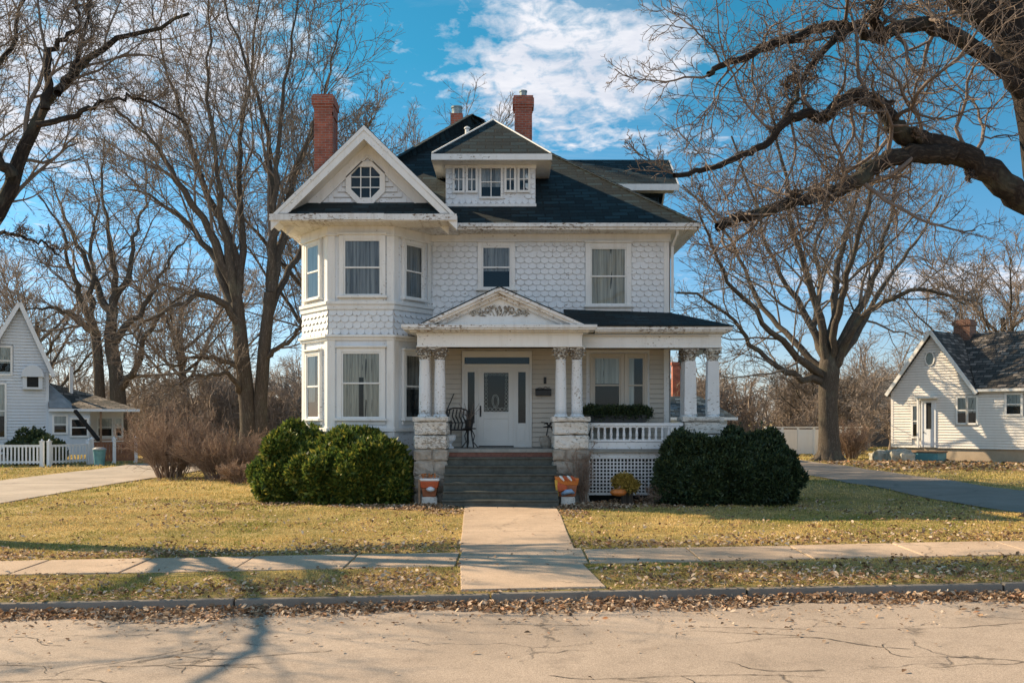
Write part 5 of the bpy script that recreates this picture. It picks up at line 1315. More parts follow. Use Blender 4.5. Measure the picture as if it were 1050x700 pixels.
evergreen('dark_bush', [B(704, 449, 22.9, .62, .5), B(735, 452, 22.9, .75, .55), B(782, 445, 23.0, .62, .55), B(760, 457, 22.7, .75, .5), B(696, 442, 23.1, .34, .35), B(800, 461, 22.9, .42, .42), B(687, 467, 22.8, .34, .36), B(720, 469, 22.5, .62, .42), B(776, 469, 22.5, .62, .42), B(756, 442, 23.1, .4, .4)],
          24000, 'boxwood', 62, 'wide dark green bush in shade right of the porch', .07, 5)
evergreen('corner_shrub', [B(28, 444, 43, .65, .5), B(48, 449, 42.8, .6, .5), B(38, 440, 43.4, .5, .5)], 2500, 'boxwood', 63, 'small dark shrub behind the white picket fence', .12, 5, 'shrub')
# ------------------------------------------------------------------ neighbours (local coordinates, s along the front wall)
M['blue_white'] = paint('pale blue white siding', (.62, .68, .74), wear=.74, stain=.18)
M['right_white'] = paint('white siding', (.80, .775, .74), wear=.68, stain=.22)
M['tan_base'] = concrete('tan foundation', (.42, .34, .25), 0, .2, .7)
M['teal'] = plain('teal paint', (.10, .26, .29), .6, .3, 6, .2)
M['fence_white'] = paint('white fence paint', (.72, .76, .80), wear=.72, stain=.2)
M['fence_brown'] = plain('brown fence boards', (.20, .095, .055), .9, .35, 9, .4)
M['tin'] = plain('grey tin roof', (.30, .31, .32), .55, .35, 3, .2, .2)
M['orange'] = plain('orange glaze', (.55, .17, .035), .45, .3, 14, .1)
M['red'] = plain('red glaze', (.46, .09, .03), .5, .4, 22, .1)
M['yellow'] = plain('yellow paint', (.55, .33, .05), .55, .4, 22, .1)
M['blue'] = plain('pale blue glaze', (.25, .38, .55), .5, .3, 14, .1)
M['ochre'] = island('ochre petals', [(0, (.14, .11, .025)), (.5, (.36, .25, .045)), (1, (.55, .38, .09))], .7, .2)
M['wood'] = plain('weathered wood', (.26, .165, .10), .85, .35, 14, .3)
M['rock'] = plain('garden rocks', (.36, .35, .30), .9, .5, 5, .6)
M['clay'] = plain('clay', (.36, .13, .06), .8, .3, 9, .2)

def lwin(W, a0, a1, z0, z1, parent, cur='sheer', t=.09, mid=True, cross=False, mat='trim'):
    mb = MB(); D_ = .06
    mb.wbox(W, a0 - t, a0, z0 - t, z1 + t, 0, D_); mb.wbox(W, a1, a1 + t, z0 - t, z1 + t, 0, D_); mb.wbox(W, a0, a1, z1, z1 + t, 0, D_ - .001); mb.wbox(W, a0, a1, z0 - t, z0, 0, D_ + .02)
    if mid: mb.wbox(W, a0, a1, (z0 + z1) / 2 - .025, (z0 + z1) / 2 + .025, .005, .045)
    if cross: mb.wbox(W, (a0 + a1) / 2 - .03, (a0 + a1) / 2 + .03, z0, z1, .005, .046)
    o = mb.build('window', M[mat], parent, world=False)
    g = MB(); g.poly([W.p(a0, z0, .03), W.p(a1, z0, .03), W.p(a1, z1, .03), W.p(a0, z1, .03)]); g.build('pane', M['glass'], o, world=False)
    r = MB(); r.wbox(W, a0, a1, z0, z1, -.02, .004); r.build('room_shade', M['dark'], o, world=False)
    if cur:
        k = MB(); curtain(k, W, a0 + .01, a1 - .01, z0 + (z1 - z0) * .4, z1, .012, .006, .08); k.build('curtain', M[cur], o, world=False, smooth=True)
    return o

# right neighbour: cross-gabled cottage; s=0 at its left front corner
RX, RY, RA = 18.5, 48.5, math.radians(-48)
rh = empty('cottage', (RX, RY, 0), RA, 'small white cottage with a steep front gable on the right, branch shadows over its wall', 'house')
W0 = Wall((0, 0, 0), (1, 0, 0)); gwid, L_, ez, pk_, bz = 4.05, 11.5, 3.35, 6.15, .62
mb = MB(); mb.box(.02, L_, .03, 6.5, bz, ez); mb.prism([(.02, .03, ez), (gwid, .03, ez), (gwid / 2, .03, pk_ - .15)], (0, 3.2, 0)); mb.prism([(L_, 0.05, ez), (L_, 6.5, ez), (L_, 3.2, pk_ - .2)], (-.1, 0, 0))
mb.build('wall', M['right_white'], rh, world=False)
mb = MB(); hs = [(1.02, 1.40, .7, 2.75), (1.42, 2.2, .6, 2.85), (3.10, 4.15, 1.65, 3.05), (5.3, 6.15, 2.15, 3.15)]
clap(mb, W0, 0, L_, bz, ez, .125, hs); hh = pk_ - .15 - ez
clap(mb, W0, 0, gwid, ez, pk_ - .3, .125, [(1.65, 2.15, 4.5, 5.15)], 0, lambda z: (gwid / 2 * (z + .06 - ez) / hh, gwid - gwid / 2 * (z + .06 - ez) / hh))
WLc = Wall((0, 6.5, 0), (0, -1, 0)); clap(mb, WLc, 0, 6.5, bz, ez, .125)
mb.wbox(W0, -.03, .09, bz, ez, 0, .035); mb.build('siding', [M['right_white'], M['lap']], rh, world=False)
mb = MB(); mb.box(.05, L_, .05, 6.4, -.3, bz); mb.build('foundation', M['tan_base'], rh, world=False)
mb = MB(); th = .09; sl_ = (pk_ - ez) / (gwid / 2)
mb.prism([(-.15, -.28, ez - .15 * sl_), (gwid / 2, -.28, pk_), (gwid / 2, 3.2, pk_), (-.15, 3.2, ez - .15 * sl_)], (0, 0, -th)); mb.prism([(gwid / 2, -.28, pk_), (gwid + .12, -.28, ez - .12 * sl_), (gwid + .12, 3.2, ez - .12 * sl_), (gwid / 2, 3.2, pk_)], (0, 0, -th))
mb.prism([(gwid + .1, -.22, ez - .02), (L_ + .3, -.22, ez - .02), (L_ + .3, 3.2, pk_ + .0), (gwid / 2, 3.2, pk_ + .0)], (0, 0, -th)); mb.prism([(gwid / 2, 3.2, pk_), (L_ + .3, 3.2, pk_), (L_ + .3, 6.7, ez), (gwid / 2, 6.7, ez)], (0, 0, -th)); mb.prism([(-.2, 6.7, ez), (gwid / 2, 6.7, ez), (gwid / 2, 3.2, pk_), (-.2, 3.2, ez)][::-1], (0, 0, -th))
rr_ = mb.build('roof', M['roof_brown'], rh, world=False)
mb = MB()
for x in (-.15, gwid + .12): mb.bar((x, -.30, ez - .15 * sl_ - .04), (gwid / 2, -.30, pk_ - .03), .05, .16, 0, (0, 1, 0)) if False else mb.bar((x, -.30, ez - .13 * sl_ - .05), (gwid / 2, -.30, pk_ - .06), .05, .16)
mb.box(gwid + .1, L_ + .3, -.27, -.225, ez - .14, ez - .02); mb.build('roof_trim', M['trim'], rr_, world=False)
mb = MB(); mb.box(1.75, 2.55, 2.8, 3.5, 4.6, 6.55); mb.box(1.70, 2.60, 2.75, 3.55, 6.55, 6.75); mb.box(1.78, 2.52, 2.83, 3.47, 6.75, 6.85); mb.build('chimney', M['brick_brown'], rr_, world=False)
lwin(W0, 1.08, 1.34, 1.15, 2.6, rh); lwin(W0, 3.22, 3.60, 1.8, 2.95, rh); lwin(W0, 3.70, 4.06, 1.8, 2.95, rh); lwin(W0, 5.40, 6.0, 2.2, 3.05, rh)
mb = MB(); mb.wbox(W0, 1.50, 1.56, .65, 2.85, 0, .07); mb.wbox(W0, 2.12, 2.20, .65, 2.85, 0, .07); mb.wbox(W0, 1.56, 2.12, 2.75, 2.85, 0, .069); mb.wbox(W0, 1.56, 2.12, .65, 1.5, .0, .04); mb.wbox(W0, 1.56, 1.72, 1.5, 2.75, 0, .04); mb.wbox(W0, 1.98, 2.12, 1.5, 2.75, 0, .04); mb.wbox(W0, 1.72, 1.98, 1.5, 2.75, 0, .01, 1); mb.tube([W0.p(1.62, 1.35, .04), W0.p(1.62, 1.35, .09)], .025, 6, 1)
mb.build('door', [M['fence_white'], M['dark']], rh, world=False)
mb = MB(); mb.box(1.42, 1.50, -.35, -.27, .62, 2.95); mb.box(1.36, 2.3, -.45, 0, 2.95, 3.05); mb.build('door_hood', M['trim'], rh, world=False)
mb = MB(); mb.prism([W0.p(1.9 + .2 * math.cos(a * .5236), 4.82 + .30 * math.sin(a * .5236), .035) for a in range(12)], (0, -.01, 0), 1); 
for a in range(12):
    b_ = a + 1; f1 = lambda r, q: W0.p(1.9 + .2 * r * math.cos(q * .5236), 4.82 + .30 * r * math.sin(q * .5236), .03)
    mb.bar(f1(1.1, a), f1(1.1, b_), .06, .06)
mb.build('oval_window', [M['trim'], M['glass']], rh, world=False)
def rloc(s, d, z=0): c, s_ = math.cos(RA), math.sin(RA); return Vector((RX + c * s - s_ * d, RY + s_ * s + c * d, z))
st = empty('wooden_stoop', rloc(1.75, -.75), RA, 'teal painted wooden stoop at the door of the right cottage', 'stoop')
mb = MB(); mb.box(-.75, 1.15, -.55, .40, .42, .50); mb.build('deck', M['wood'], st, world=False, bevel=.01)
mb = MB(); mb.box(-.7, 1.1, -.5, .38, -.1, .42); [mb.box(-.7, 1.1, -.515, -.5, .02 + .1 * k, .10 + .1 * k) for k in range(4)]; mb.build('skirt', M['teal'], st, world=False)
mb = MB(); mb.box(-1.15, -.72, -.45, .3, -.1, .16); mb.box(-1.2, -.72, -.5, .3, .16, .22, 0); mb.build('step', M['teal'], st, world=False)
for k, (s_, d_, r_) in enumerate(((.1, -1.7, .2), (.55, -1.9, .26), (.95, -2.0, .20), (1.35, -2.1, .28), (1.75, -2.05, .22), (.8, -1.6, .24), (1.25, -1.65, .30))):
    p = rloc(s_, d_); r_ *= 1.45; mb = MB(); mb.rough(p.x - r_, p.x + r_, p.y - r_ * .8, p.y + r_ * .8, -.06, r_ * 1.25, r_ * .35, 6, 0, k * 3.1)
    tag(mb.build('garden_rock', M['rock'], None, smooth=True), 'rounded grey rock in the bed before the cottage stoop', 'rock', 'rocks before the cottage stoop')

# left neighbour
LX, LY = -22.75, 46.0
lh = empty('farmhouse', (LX, LY, 0), math.radians(27), 'pale blue white house with a steep gable at the left edge', 'house')
hw, ez, pk_ = 1.75, 4.15, 7.4; xw = 1.2
mb = MB(); mb.box(-9, xw, .03, 1.2, .35, ez); mb.box(-9, -1.95, 1.2, 7.5, .35, ez - .01); mb.prism([(-hw, .03, ez), (xw + .1, .03, ez), (0, .03, pk_ - .2)], (0, 1.1, 0)); mb.build('wall', M['blue_white'], lh, world=False)
mb = MB(); clap(mb, W0, -9, xw, .35, ez, .14, [(-1.4, -.55, 1.0, 3.75)]); hh = pk_ - .2 - ez
clap(mb, W0, -hw, xw, ez, pk_ - .3, .14, [(-1.0, -.25, 3.9, 5.4)], 0, lambda z: (-hw * (1 - (z + .05 - ez) / hh), (xw + .1) * (1 - (z + .05 - ez) / hh)))
mb.wbox(W0, xw - .1, xw + .03, .35, ez, 0, .04); mb.build('siding', [M['blue_white'], M['lap']], lh, world=False)
mb = MB(); mb.box(-9, xw - .05, .06, 1.15, -.3, .35); mb.box(-9, -2.0, 1.15, 7.4, -.3, .35); mb.build('foundation', M['stone'], lh, world=False)
mb = MB(); sl_ = (pk_ - ez) / hw
mb.prism([(-hw - .1, -.3, ez - .1 * sl_), (0, -.3, pk_), (0, 1.3, pk_), (-hw - .1, 1.3, ez - .1 * sl_)], (0, 0, -.1)); mb.prism([(0, -.3, pk_), (xw + .22, -.3, ez - .1), (xw + .22, 1.3, ez - .1), (0, 1.3, pk_)], (0, 0, -.1))
mb.prism([(-9.3, -.25, ez - .05), (-hw - .1, -.25, ez - .05), (-1.8, 4, pk_ - .004), (-9.3, 4, pk_ - .004)], (0, 0, -.1)); mb.prism([(-9.3, 4, pk_ - .004), (-1.8, 4, pk_ - .004), (-1.8, 7.8, ez), (-9.3, 7.8, ez)], (0, 0, -.1))
lr = mb.build('roof', M['roof'], lh, world=False)
mb = MB(); mb.bar((-hw - .1, -.33, ez - .3), (0, -.33, pk_ - .08), .05, .18); mb.bar((xw + .22, -.33, ez - .2), (0, -.33, pk_ - .08), .05, .18); mb.build('roof_trim', M['fence_white'], lr, world=False)
lwin(W0, -.85, -.38, 4.05, 5.25, lh, 'sheer'); lwin(W0, -1.3, -.62, 1.15, 3.55, lh, 'sheer')
# its side porch: enclosed room, low hipped roof, open end
mb = MB(); x0, x1 = xw, 4.85
mb.box(x0, 3.0, -.2, 3.0, .3, 2.35); mb.build('porch_room', M['blue_white'], lh, world=False)
W1 = Wall((0, -.2, 0), (1, 0, 0)); lwin(W1, 1.45, 1.95, 1.35, 2.1, lh, 'sheer'); lwin(W1, 2.2, 2.85, 1.2, 1.95, lh, None)
mb = MB(); mb.box(3.0, x1 - .2, 1.6, 3.0, .3, 2.35); mb.build('porch_end', M['right_white'], lh, world=False)
W2 = Wall((0, 1.6, 0), (1, 0, 0)); lwin(W2, 3.5, 4.1, 1.15, 2.0, lh, 'sheer'); lwin(W2, 4.3, 4.55, 1.15, 2.0, lh, 'sheer')
mb = MB(); e = (x0 - .05, -.55, 2.42); mb.poly([(x0, -.55, 2.45), (x1 + .3, -.55, 2.45), (3.3, 1.5, 3.15), (x0, 1.5, 3.75)]); mb.poly([(x1 + .3, -.55, 2.45), (x1 + .3, 3.4, 2.45), (3.3, 1.5, 3.15)]); mb.poly([(x1 + .3, 3.4, 2.45), (x0, 3.4, 2.45), (x0, 1.5, 3.75), (3.3, 1.5, 3.15)])
pr_ = mb.build('porch_roof', M['roof_brown'], lh, world=False)
mb = MB(); mb.box(x0, x1 + .32, -.60, -.55, 2.33, 2.45); mb.box(x1 + .27, x1 + .32, -.55, 3.4, 2.33, 2.451); mb.box(x0, x1 + .3, -.55, 3.4, 2.34, 2.37); mb.prism([(x0 + .02, -.57, 2.47), (x0 + 1.0, -.57, 2.47), (x0 + 1.0, .1, 2.72), (x0 + .02, 1.3, 3.72)], (0, 0, .02), 1)
mb.build('porch_eaves', [M['fence_white'], M['tin']], pr_, world=False)
mb = MB(); mb.box(x1 - .1, x1, -.4, -.3, 0, 2.34); mb.box(3.4, 3.5, -.4, -.3, 0, 2.34); mb.box(3.0, x1, -.38, -.32, .95, 1.02); mb.build('porch_post', M['wood'], lh, world=False)
mb = MB(); mb.box(.12, .95, -.30, 0, 3.35, 3.95); mb.prism([(.05 + .48 * (1 - math.cos(t * .3142)), -.42, 3.92 + .55 * math.sin(t * .3142)) for t in range(11)], (0, .42, 0), 0); mb.box(.3, .78, -.31, -.29, 3.45, 3.95, 2)
mb.build('porch_dormer', [M['blue_white'], M['roof'], M['dark']], lh, world=False)
mb = MB(); mb.tube([(2.25, 1.2, 3.0), (2.25, 1.2, 4.5)], .09, 8); mb.build('stove_pipe', M['fence_white'], lh, world=False)

# fences
def picket(name, x0, y0, x1, y1, h, label, mat='fence_white', sp=.155, pw=.07, postsp=2.3):
    L_ = math.hypot(x1 - x0, y1 - y0); f_ = empty(name, (x0, y0, 0), math.atan2(y1 - y0, x1 - x0), label, 'fence'); mb = MB()
    mb.box(0, L_, -.02, .02, h - .12, h - .02); mb.box(0, L_, -.02, .02, .14, .22)
    x = .1
    while x < L_ - .05: mb.box(x, x + pw, -.04, -.022, .10, h - .02); x += sp
    mb.build('pickets', M[mat], f_, world=False); k = max(1, round(L_ / postsp))
    for i in range(k + 1):
        p = MB(); a = L_ * i / k; p.box(a - .07, a + .07, -.07, .07, -.2, h + .10); p.box(a - .085, a + .085, -.085, .085, h + .10, h + .14); p.lathe((a, 0, h + .14), [(.06, 0), (.02, .08)], 6)
        p.build('post', M['fence_white'], f_, world=False)
    return f_
FY = 41.5
picket('picket_fence', XA(-60, FY), FY, XA(43, FY), FY, .92, 'white picket fence in front of the left house, reaching the picture edge', postsp=3)
picket('picket_fence', XA(50.5, FY), FY, XA(91, FY + 2.2), FY + 2.2, .92, 'short white picket fence section turning back toward the driveway', 'fence_white', .2)
picket('board_fence', XA(94, FY + 2.4), FY + 2.4, XA(139, FY + 3.6), FY + 3.6, .98, 'brown board fence with white posts near the left driveway', 'fence_brown', .13, .12, 1.0)
cn = empty('trash_can', (XA(102, 42.2), 42.2, 0), 0, 'small grey green bin standing before the brown board fence', 'trash can')
mb = MB(); mb.lathe((0, 0, 0), [(.20, 0), (.25, .62), (.27, .64), (.27, .68)], 14); mb.build('body', M['teal'], cn, world=False, smooth=False)
mb = MB(); mb.lathe((0, 0, .68), [(.28, 0), (.28, .03), (.18, .09), (.03, .10)], 14); mb.build('lid', M['tin'], cn, world=False)
mb = MB(); mb.bar(V(77, 421, 45.2), (XA(101, 44), 44, ZA(451, 44)), .13, .13); tag(mb.build('leaning_pole', M['bark_dark']), 'dark pole leaning against the left porch eaves', 'pole')
bf = empty('board_wall', (XA(786, 54), 54, 0), 0, 'long white panel fence behind the dark bush, left of the thick trunk', 'fence'); mb = MB()
for k in range(6):
    x = k * .86; mb = MB(); mb.box(x + .05, x + .83, -.02, .02, .1, 1.42); mb.build('panel', M['right_white'] if k % 2 else M['fence_white'], bf, world=False)
    mb = MB(); mb.box(x - .05, x + .05, -.05, .05, -.2, 1.5); mb.build('post', M['fence_white'], bf, world=False)
mb = MB(); mb.box(-.1, 5.2, -.06, .06, 1.5, 1.56); mb.build('rail', M['trim'], bf, world=False)

# outbuildings behind
gr = empty('blue_garage', (XA(712, 47), 47, 0), 0, 'small white garage with a blue roof seen past the porch columns', 'garage')
mb = MB(); mb.box(-2.0, 1.55, 0, 4, -.1, 2.1); mb.build('wall', M['blue_white'], gr, world=False)
mb = MB(); clap(mb, Wall((0, 0, 0), (1, 0, 0)), -2.0, 1.55, .1, 2.1, .16, [(.0, .9, 0, 1.8)]); mb.build('siding', [M['blue_white'], M['lap']], gr, world=False)
mb = MB(); mb.poly([(-2.4, -.35, 2.05), (1.95, -.35, 2.05), (.6, 2, 3.1), (-1.2, 2, 3.1)]); mb.poly([(1.95, -.35, 2.05), (1.95, 4.3, 2.05), (.6, 2, 3.1)]); mb.poly([(-2.4, 4.3, 2.05), (-2.4, -.35, 2.05), (-1.2, 2, 3.1)]); mb.poly([(1.95, 4.3, 2.05), (-2.4, 4.3, 2.05), (-1.2, 2, 3.1), (.6, 2, 3.1)]); g_ = mb.build('roof', M['roof_blue'], gr, world=False)
mb = MB(); mb.box(-2.4, 1.97, -.39, -.35, 1.93, 2.06); mb.box(-2.38, 1.93, -.35, 4.3, 1.94, 1.97); mb.box(1.93, 1.97, -.35, 4.3, 1.93, 2.061); mb.build('fascia', M['trim'], g_, world=False)
mb = MB(); mb.box(.02, .88, -.03, .0, .05, 1.8); [mb.box(.02, .88, -.045, -.03, .1 + .42 * k, .42 + .42 * k) for k in range(4)]; mb.build('door', M['fence_white'], gr, world=False)
bh = empty('brick_house', (XA(694, 62), 62, 0), 0, 'distant brick house behind the right porch columns', 'house')
mb = MB(); mb.box(-3.5, .9, 0, 6, -.1, 3.2); mb.build('wall', M['brick'], bh, world=False)
mb = MB(); mb.prism([(-3.9, -.4, 3.1), (1.2, -.4, 3.1), (1.2, 3, 4.6), (-3.9, 3, 4.6)], (0, 0, -.1)); mb.prism([(-3.9, 3, 4.6), (1.2, 3, 4.6), (1.2, 6.4, 3.1), (-3.9, 6.4, 3.1)], (0, 0, -.1)); r_ = mb.build('roof', M['roof_brown'], bh, world=False)
mb = MB(); mb.box(-.35, .35, -.6, 0, 0, 5.3); mb.box(-.42, .42, -.67, .05, 5.3, 5.5); mb.build('chimney', M['brick'], bh, world=False)
fh = empty('brown_house', (XA(893, 72), 72, 0), 0, 'low dark brown house behind the rust shrub, left of the cottage', 'house')
M['dark_siding'] = plain('dark brown siding', (.10, .085, .075), .9, .3, 4, .2)
mb = MB(); mb.box(-4.5, 4.5, 0, 7, -.1, 2.9); mb.build('wall', M['dark_siding'], fh, world=False)
mb = MB(); mb.prism([(-4.9, -.5, 2.8), (4.9, -.5, 2.8), (4.9, 3.5, 5.0), (-4.9, 3.5, 5.0)], (0, 0, -.12)); mb.prism([(-4.9, 3.5, 5.0), (4.9, 3.5, 5.0), (4.9, 7.5, 2.8), (-4.9, 7.5, 2.8)], (0, 0, -.12)); mb.build('roof', M['roof_brown'], fh, world=False)
Wf = Wall((0, 0, 0), (1, 0, 0)); lwin(Wf, -3.2, -2.2, 1.1, 2.2, fh); lwin(Wf, -.6, .5, 1.1, 2.2, fh); lwin(Wf, 2.0, 3.0, 1.1, 2.2, fh)

# ------------------------------------------------------------------ things on and by the porch
ch = empty('porch_chair', (XA(471, 24.6), 24.6, FZ + .006), .25, 'black wrought iron chair on the porch left of the door', 'chair')
mb = MB()
for x in (-.25, .25):
    mb.tube([(x, .22, 0), (x, .2, .42), (x * 1.02, .28, .92)], .024, 6)
mb.tube([(-.255, .28, .92), (-.1, .29, .98), (.1, .29, .98), (.255, .28, .92)], .018, 6)
for k in range(5): x = -.18 + .09 * k; mb.tube([(x, .2, .44), (x + .04, .235, .6), (x - .04, .26, .78), (x, .285, .95)], .017, 5)
mb.tube([(-.25, .24, .62), (.25, .24, .62)], .012, 5); mb.build('backrest', M['iron'], ch, world=False)
mb = MB(); mb.box(-.27, .27, -.25, .22, .42, .445); [mb.tube([(-.27, -.25 + .08 * k, .45), (.27, -.25 + .08 * k, .45)], .016, 5) for k in range(6)]; mb.build('seat', M['iron'], ch, world=False)
for x in (-.25, .25):
    mb = MB(); mb.tube([(x, -.22, .43), (x * 1.1, -.26, .2), (x * 1.2, -.30, 0)], .017, 6); mb.build('leg', M['iron'], ch, world=False)
    mb = MB(); mb.tube([(x * 1.02, .23, .66), (x * 1.15, -.05, .68), (x * 1.12, -.22, .64), (x, -.22, .43)], .016, 6); mb.build('armrest', M['iron'], ch, world=False)
tb = empty('plant_stand', (XA(481, 24.3), 24.35, FZ + .006), 0, 'low black iron plant stand in front of the porch chair', 'plant stand')
mb = MB(); mb.lathe((0, 0, .46), [(.16, 0), (.17, .02), (.15, .03)], 14); mb.build('top', M['iron'], tb, world=False)
for k in range(3):
    a = k * 2.094 + .4; c, s_ = math.cos(a), math.sin(a); mb = MB(); mb.tube([(c * .06, s_ * .06, .46), (c * .14, s_ * .14, .3), (c * .10, s_ * .10, .15), (c * .24, s_ * .24, 0)], .014, 6); mb.build('leg', M['iron'], tb, world=False)
pt = empty('flower_pot', (XA(481, 24.3), 24.35, FZ + .466 + .029), 0, 'dark pot of dry stems on the low iron plant stand', 'pot')
mb = MB(); mb.lathe((0, 0, 0), [(.08, 0), (.12, .18), (.13, .20), (.11, .2)], 12); mb.build('pot', M['iron'], pt, world=False)
mb = MB()
for k in range(12): a = k * .52; mb.tube([(0, 0, .15), (.08 * math.cos(a), .08 * math.sin(a), .3), (.2 * math.cos(a) * (1 + .5 * (k % 2)), .2 * math.sin(a), .36 + .12 * (k % 3))], .007, 4)
mb.build('stems', M['twig_oak'], pt, world=False)
ur = empty('white_urn', (XA(461.5, 24.3), 24.1, FZ + .006), 0, 'small blue white garden urn on the porch beside the left pier', 'urn')
mb = MB(); mb.lathe((0, 0, 0), [(.11, 0), (.11, .03), (.05, .07), (.05, .11), (.14, .2), (.16, .30), (.18, .32), (.13, .33)], 16); mb.build('body', M['fence_white'], ur, world=False)
br = empty('broom', (XA(457, 25), 25.0, FZ), 0, 'dark broom handle leaning on the porch wall left of the door', 'broom')
mb = MB(); mb.tube([(-.25, -.3, .25), (.2, .14, 1.35)], .014, 6); mb.build('handle', M['iron'], br, world=False)
mb = MB(); mb.hexa([(-.42, -.42, .006), (-.20, -.42, .006), (-.20, -.28, .006), (-.42, -.28, .006), (-.28, -.33, .28), (-.22, -.33, .28), (-.22, -.27, .28), (-.28, -.27, .28)]); mb.build('bristles', M['wood'], br, world=False)
ps = empty('plant_stand', (XA(563, 24.5), 24.5, FZ + .006), 0, 'tall black iron plant stand half hidden behind the right pier', 'plant stand')
mb = MB(); mb.lathe((0, 0, .50), [(.14, 0), (.15, .02), (.05, .04)], 12); [mb.tube([(.05 * math.cos(k * 2.1), .05 * math.sin(k * 2.1), .5), (.15 * math.cos(k * 2.1), .15 * math.sin(k * 2.1), .25), (.09 * math.cos(k * 2.1), .09 * math.sin(k * 2.1), 0)], .013, 5) for k in range(3)]
mb.build('frame', M['iron'], ps, world=False)
mb = MB(); [mb.tube([(0, 0, .53), (.1 * math.cos(k), .1 * math.sin(k), .62), (.2 * math.cos(k), .12 * math.sin(k), .58 + .05 * (k % 2))], .012, 5) for k in range(7)]; mb.build('dry_plant', M['iron'], ps, world=False)
ju = empty('stone_jug', (XA(560, 24.2), 24.15, FZ + .006), 0, 'squat grey jug on the porch floor by the right pier', 'jug')
mb = MB(); mb.lathe((0, 0, 0), [(.10, 0), (.15, .08), (.16, .16), (.10, .24), (.06, .27), (.07, .31)], 14); mb.build('body', M['stone'], ju, world=False); mb = MB(); mb.tube([(-.06, 0, .28), (-.15, 0, .28), (-.16, 0, .17)], .016, 6); mb.build('handle', M['stone'], ju, world=False)
# mailbox with little ornament on top
mx = empty('mailbox', (XA(557, HY), HY - .03, ZA(405.7, HY)), 0, 'black wall mailbox with a scrolled top right of the door', 'mailbox')
mb = MB(); mb.box(-.20, .20, -.10, .0, 0, .15); mb.build('body', M['iron'], mx, world=False, bevel=.012)
mb = MB(); mb.hexa([(-.21, -.115, .145), (.21, -.115, .145), (.21, .0, .155), (-.21, .0, .155), (-.20, -.10, .16), (.20, -.10, .16), (.20, 0, .18), (-.20, 0, .18)]); mb.build('lid', M['iron'], mx, world=False)
mb = MB(); mb.tube([(-.17, -.02, .17), (-.09, -.02, .21), (0, -.02, .18), (.05, -.02, .235), (.1, -.02, .2), (.17, -.02, .21)], .009, 5); mb.build('scroll', M['iron'], mx, world=False)
# evergreen box on the porch right
fb = evergreen('box_hedge', [(XA(x, 24.6), 24.6, ZA(424.5, 24.6), .34, .22, .17) for x in (607, 618, 630, 642, 653)], 2600, 'boxwood', 71, 'dark clipped greenery in a long planter behind the porch railing', .05, 5, 'planter')
for o in list(fb.children):
    if o.name.startswith('stems'): bpy.data.objects.remove(o)
mb = MB(); x0, x1 = XA(599, 24.6), XA(661, 24.6); mb.box(x0, x1, 24.42, 24.78, FZ + .55, FZ + .80); mb.box(x0 - .02, x1 + .02, 24.40, 24.80, FZ + .76, FZ + .81); [mb.box(x, x + .08, 24.45, 24.75, FZ + .006, FZ + .55) for x in (x0 + .1, x1 - .18)]
mb.build('planter_box', M['iron'], fb)
# planters in front of the piers
a = empty('painted_planter', (XA(440, 22.7), 22.75, 0), 0, 'orange and white painted planter on a post and grey block left of the steps', 'planter')
zz = lambda py: ZA(py, 22.7)
mb = MB(); mb.rough(-.20, .22, -.15, .17, -.03, .22, .02, 4, 0, 1.2); mb.build('block', M['stone_white'], a, world=False)
mb = MB(); mb.hexa([(-.16, -.13, .22), (.18, -.13, .22), (.18, .13, .22), (-.16, .13, .22), (-.22, -.19, .58), (.24, -.19, .58), (.24, .17, .58), (-.22, .17, .58)]); mb.build('pot', M['clay'], a, world=False, bevel=.015)
mb = MB(); mb.hexa([(-.215, -.195, .44), (.235, -.195, .44), (.235, .17, .44), (-.215, .17, .44), (-.24, -.22, .62), (.27, -.22, .62), (.27, .19, .62), (-.24, .19, .62)]); mb.build('rim_band', M['red'], a, world=False, bevel=.02)
mb = MB(); mb.box(-.25, .28, -.23, .20, .62, .68); mb.build('rim', M['trim'], a, world=False, bevel=.02)
mb = MB(); mb.lathe((.05, -.22, .40), [(.02, -.05), (.10, -.02), (.12, .03), (.05, .07), (.02, .08)], 10); mb.build('white_relief', M['fence_white'], a, world=False, smooth=True)
mb = MB(); mb.box(-.27, -.22, -.24, -.18, -.1, .66); mb.build('post', M['wood'], a, world=False)
mb = MB()
for k in range(26):
    an = k * 2.4; r = .2 * math.sqrt(k / 26); x, y = r * math.cos(an) * 1.1, r * math.sin(an) * .8; mb.tube([(x, y, .64), (x * 1.2, y * 1.2, .72 + .03 * (k % 3))], .006, 4); mb.lathe((x * 1.2, y * 1.2, .72 + .03 * (k % 3)), [(.01, -.015), (.035, 0), (.02, .02)], 6, k % 2)
mb.build('dry_flowers', [M['orange'], M['leaf_dead']], a, world=False)
a = empty('painted_planter', (XA(581, 22.6), 22.6, 0), 0, 'orange and yellow planter with a blue band on a pale block right of the steps', 'planter')
mb = MB(); mb.rough(-.16, .22, -.15, .17, -.03, .24, .02, 4, 0, 4.2); mb.build('block', M['stone_white'], a, world=False)
mb = MB(); mb.hexa([(-.20, -.15, .24), (.22, -.15, .24), (.22, .15, .24), (-.20, .15, .24), (-.26, -.2, .60), (.28, -.2, .60), (.28, .18, .60), (-.26, .18, .60)]); mb.build('pot', M['clay'], a, world=False, bevel=.015)
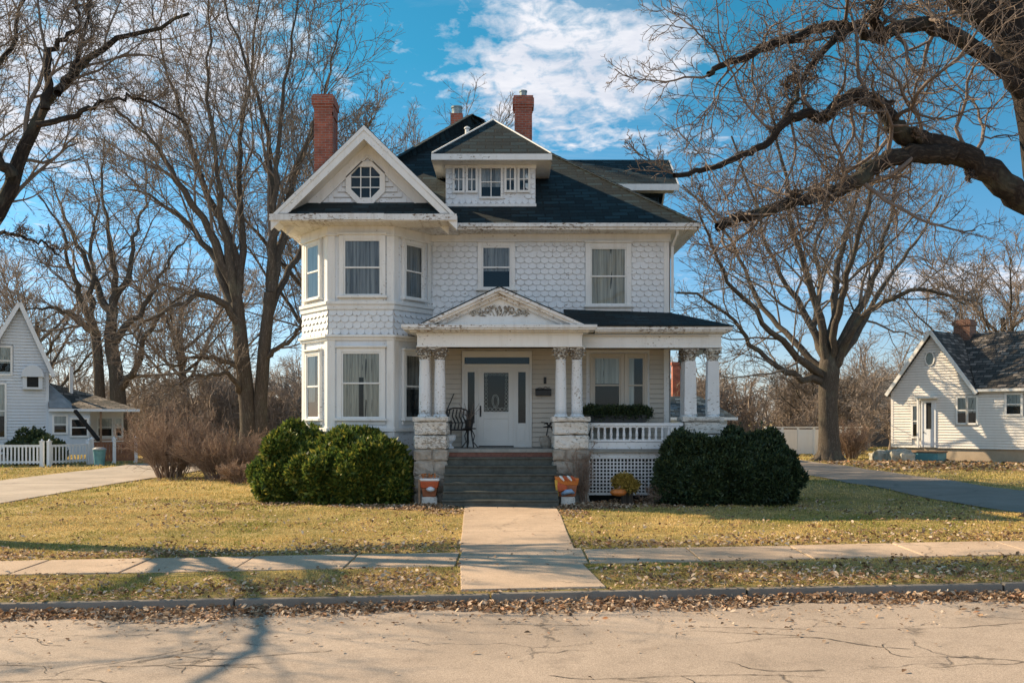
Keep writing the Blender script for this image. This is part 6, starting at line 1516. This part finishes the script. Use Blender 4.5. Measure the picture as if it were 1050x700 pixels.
mb = MB(); mb.hexa([(-.255, -.205, .52), (.285, -.205, .52), (.285, .18, .52), (-.255, .18, .52), (-.33, -.25, .74), (.32, -.24, .70), (.32, .2, .70), (-.33, .2, .74)]); mb.build('rim_band', M['orange'], a, world=False, bevel=.02)
mb = MB(); mb.hexa([(-.24, -.235, .36), (.0, -.225, .42), (.0, -.19, .42), (-.24, -.19, .36), (-.28, -.25, .62), (.02, -.24, .50), (.02, -.19, .50), (-.28, -.19, .62)]); mb.build('red_panel', M['red'], a, world=False, bevel=.01)
mb = MB(); mb.hexa([(-.28, -.21, .25), (-.22, -.21, .25), (-.22, -.17, .25), (-.28, -.17, .25), (-.33, -.26, .66), (-.25, -.26, .66), (-.25, -.2, .66), (-.33, -.2, .66)]); mb.build('yellow_stripe', M['yellow'], a, world=False, bevel=.01)
mb = MB(); mb.tube([(-.14, -.2, .30), (-.02, -.24, .36), (.10, -.25, .38), (.18, -.22, .33)], [.04, .065, .06, .03], 8); mb.build('blue_relief', M['blue'], a, world=False, smooth=True)
mb = MB(); [mb.tube([(-.2 + .1 * k, -.22, .76), (-.15 + .1 * k, -.25, .72), (-.08 + .1 * k, -.25, .64)], [.015, .035, .02], 6, k % 2) for k in range(4)]; mb.build('petals', [M['trim'], M['red']], a, world=False)
for o in [q for q in COL.objects if q.name.startswith('painted_planter')]: o.scale = (.86, .86, .9)
# little bed right of the steps
evergreen('chrysanthemum', [(XA(640, 22.9), 22.95, .50, .22, .18, .17), (XA(646, 22.9), 22.9, .44, .17, .15, .15)], 700, 'ochre', 72, 'round ochre flower clump before the white lattice', .05, 5, 'flowers')
mb = MB(); p = V(634, 504, 22.6); mb.lathe((p.x, p.y, max(p.z - .1, .0)), [(.04, 0), (.15, .03), (.19, .09), (.15, .15), (.05, .17), (.02, .15)], 20, 0, 9, .06); mb.tube([(p.x, p.y, p.z + .04), (p.x + .02, p.y, p.z + .10), (p.x + .05, p.y - .01, p.z + .13)], .018, 6, 1)
tag(mb.build('pumpkin', [M['orange'], M['wood']], None, smooth=True), 'small orange pumpkin on the ground below the ochre flowers', 'pumpkin')
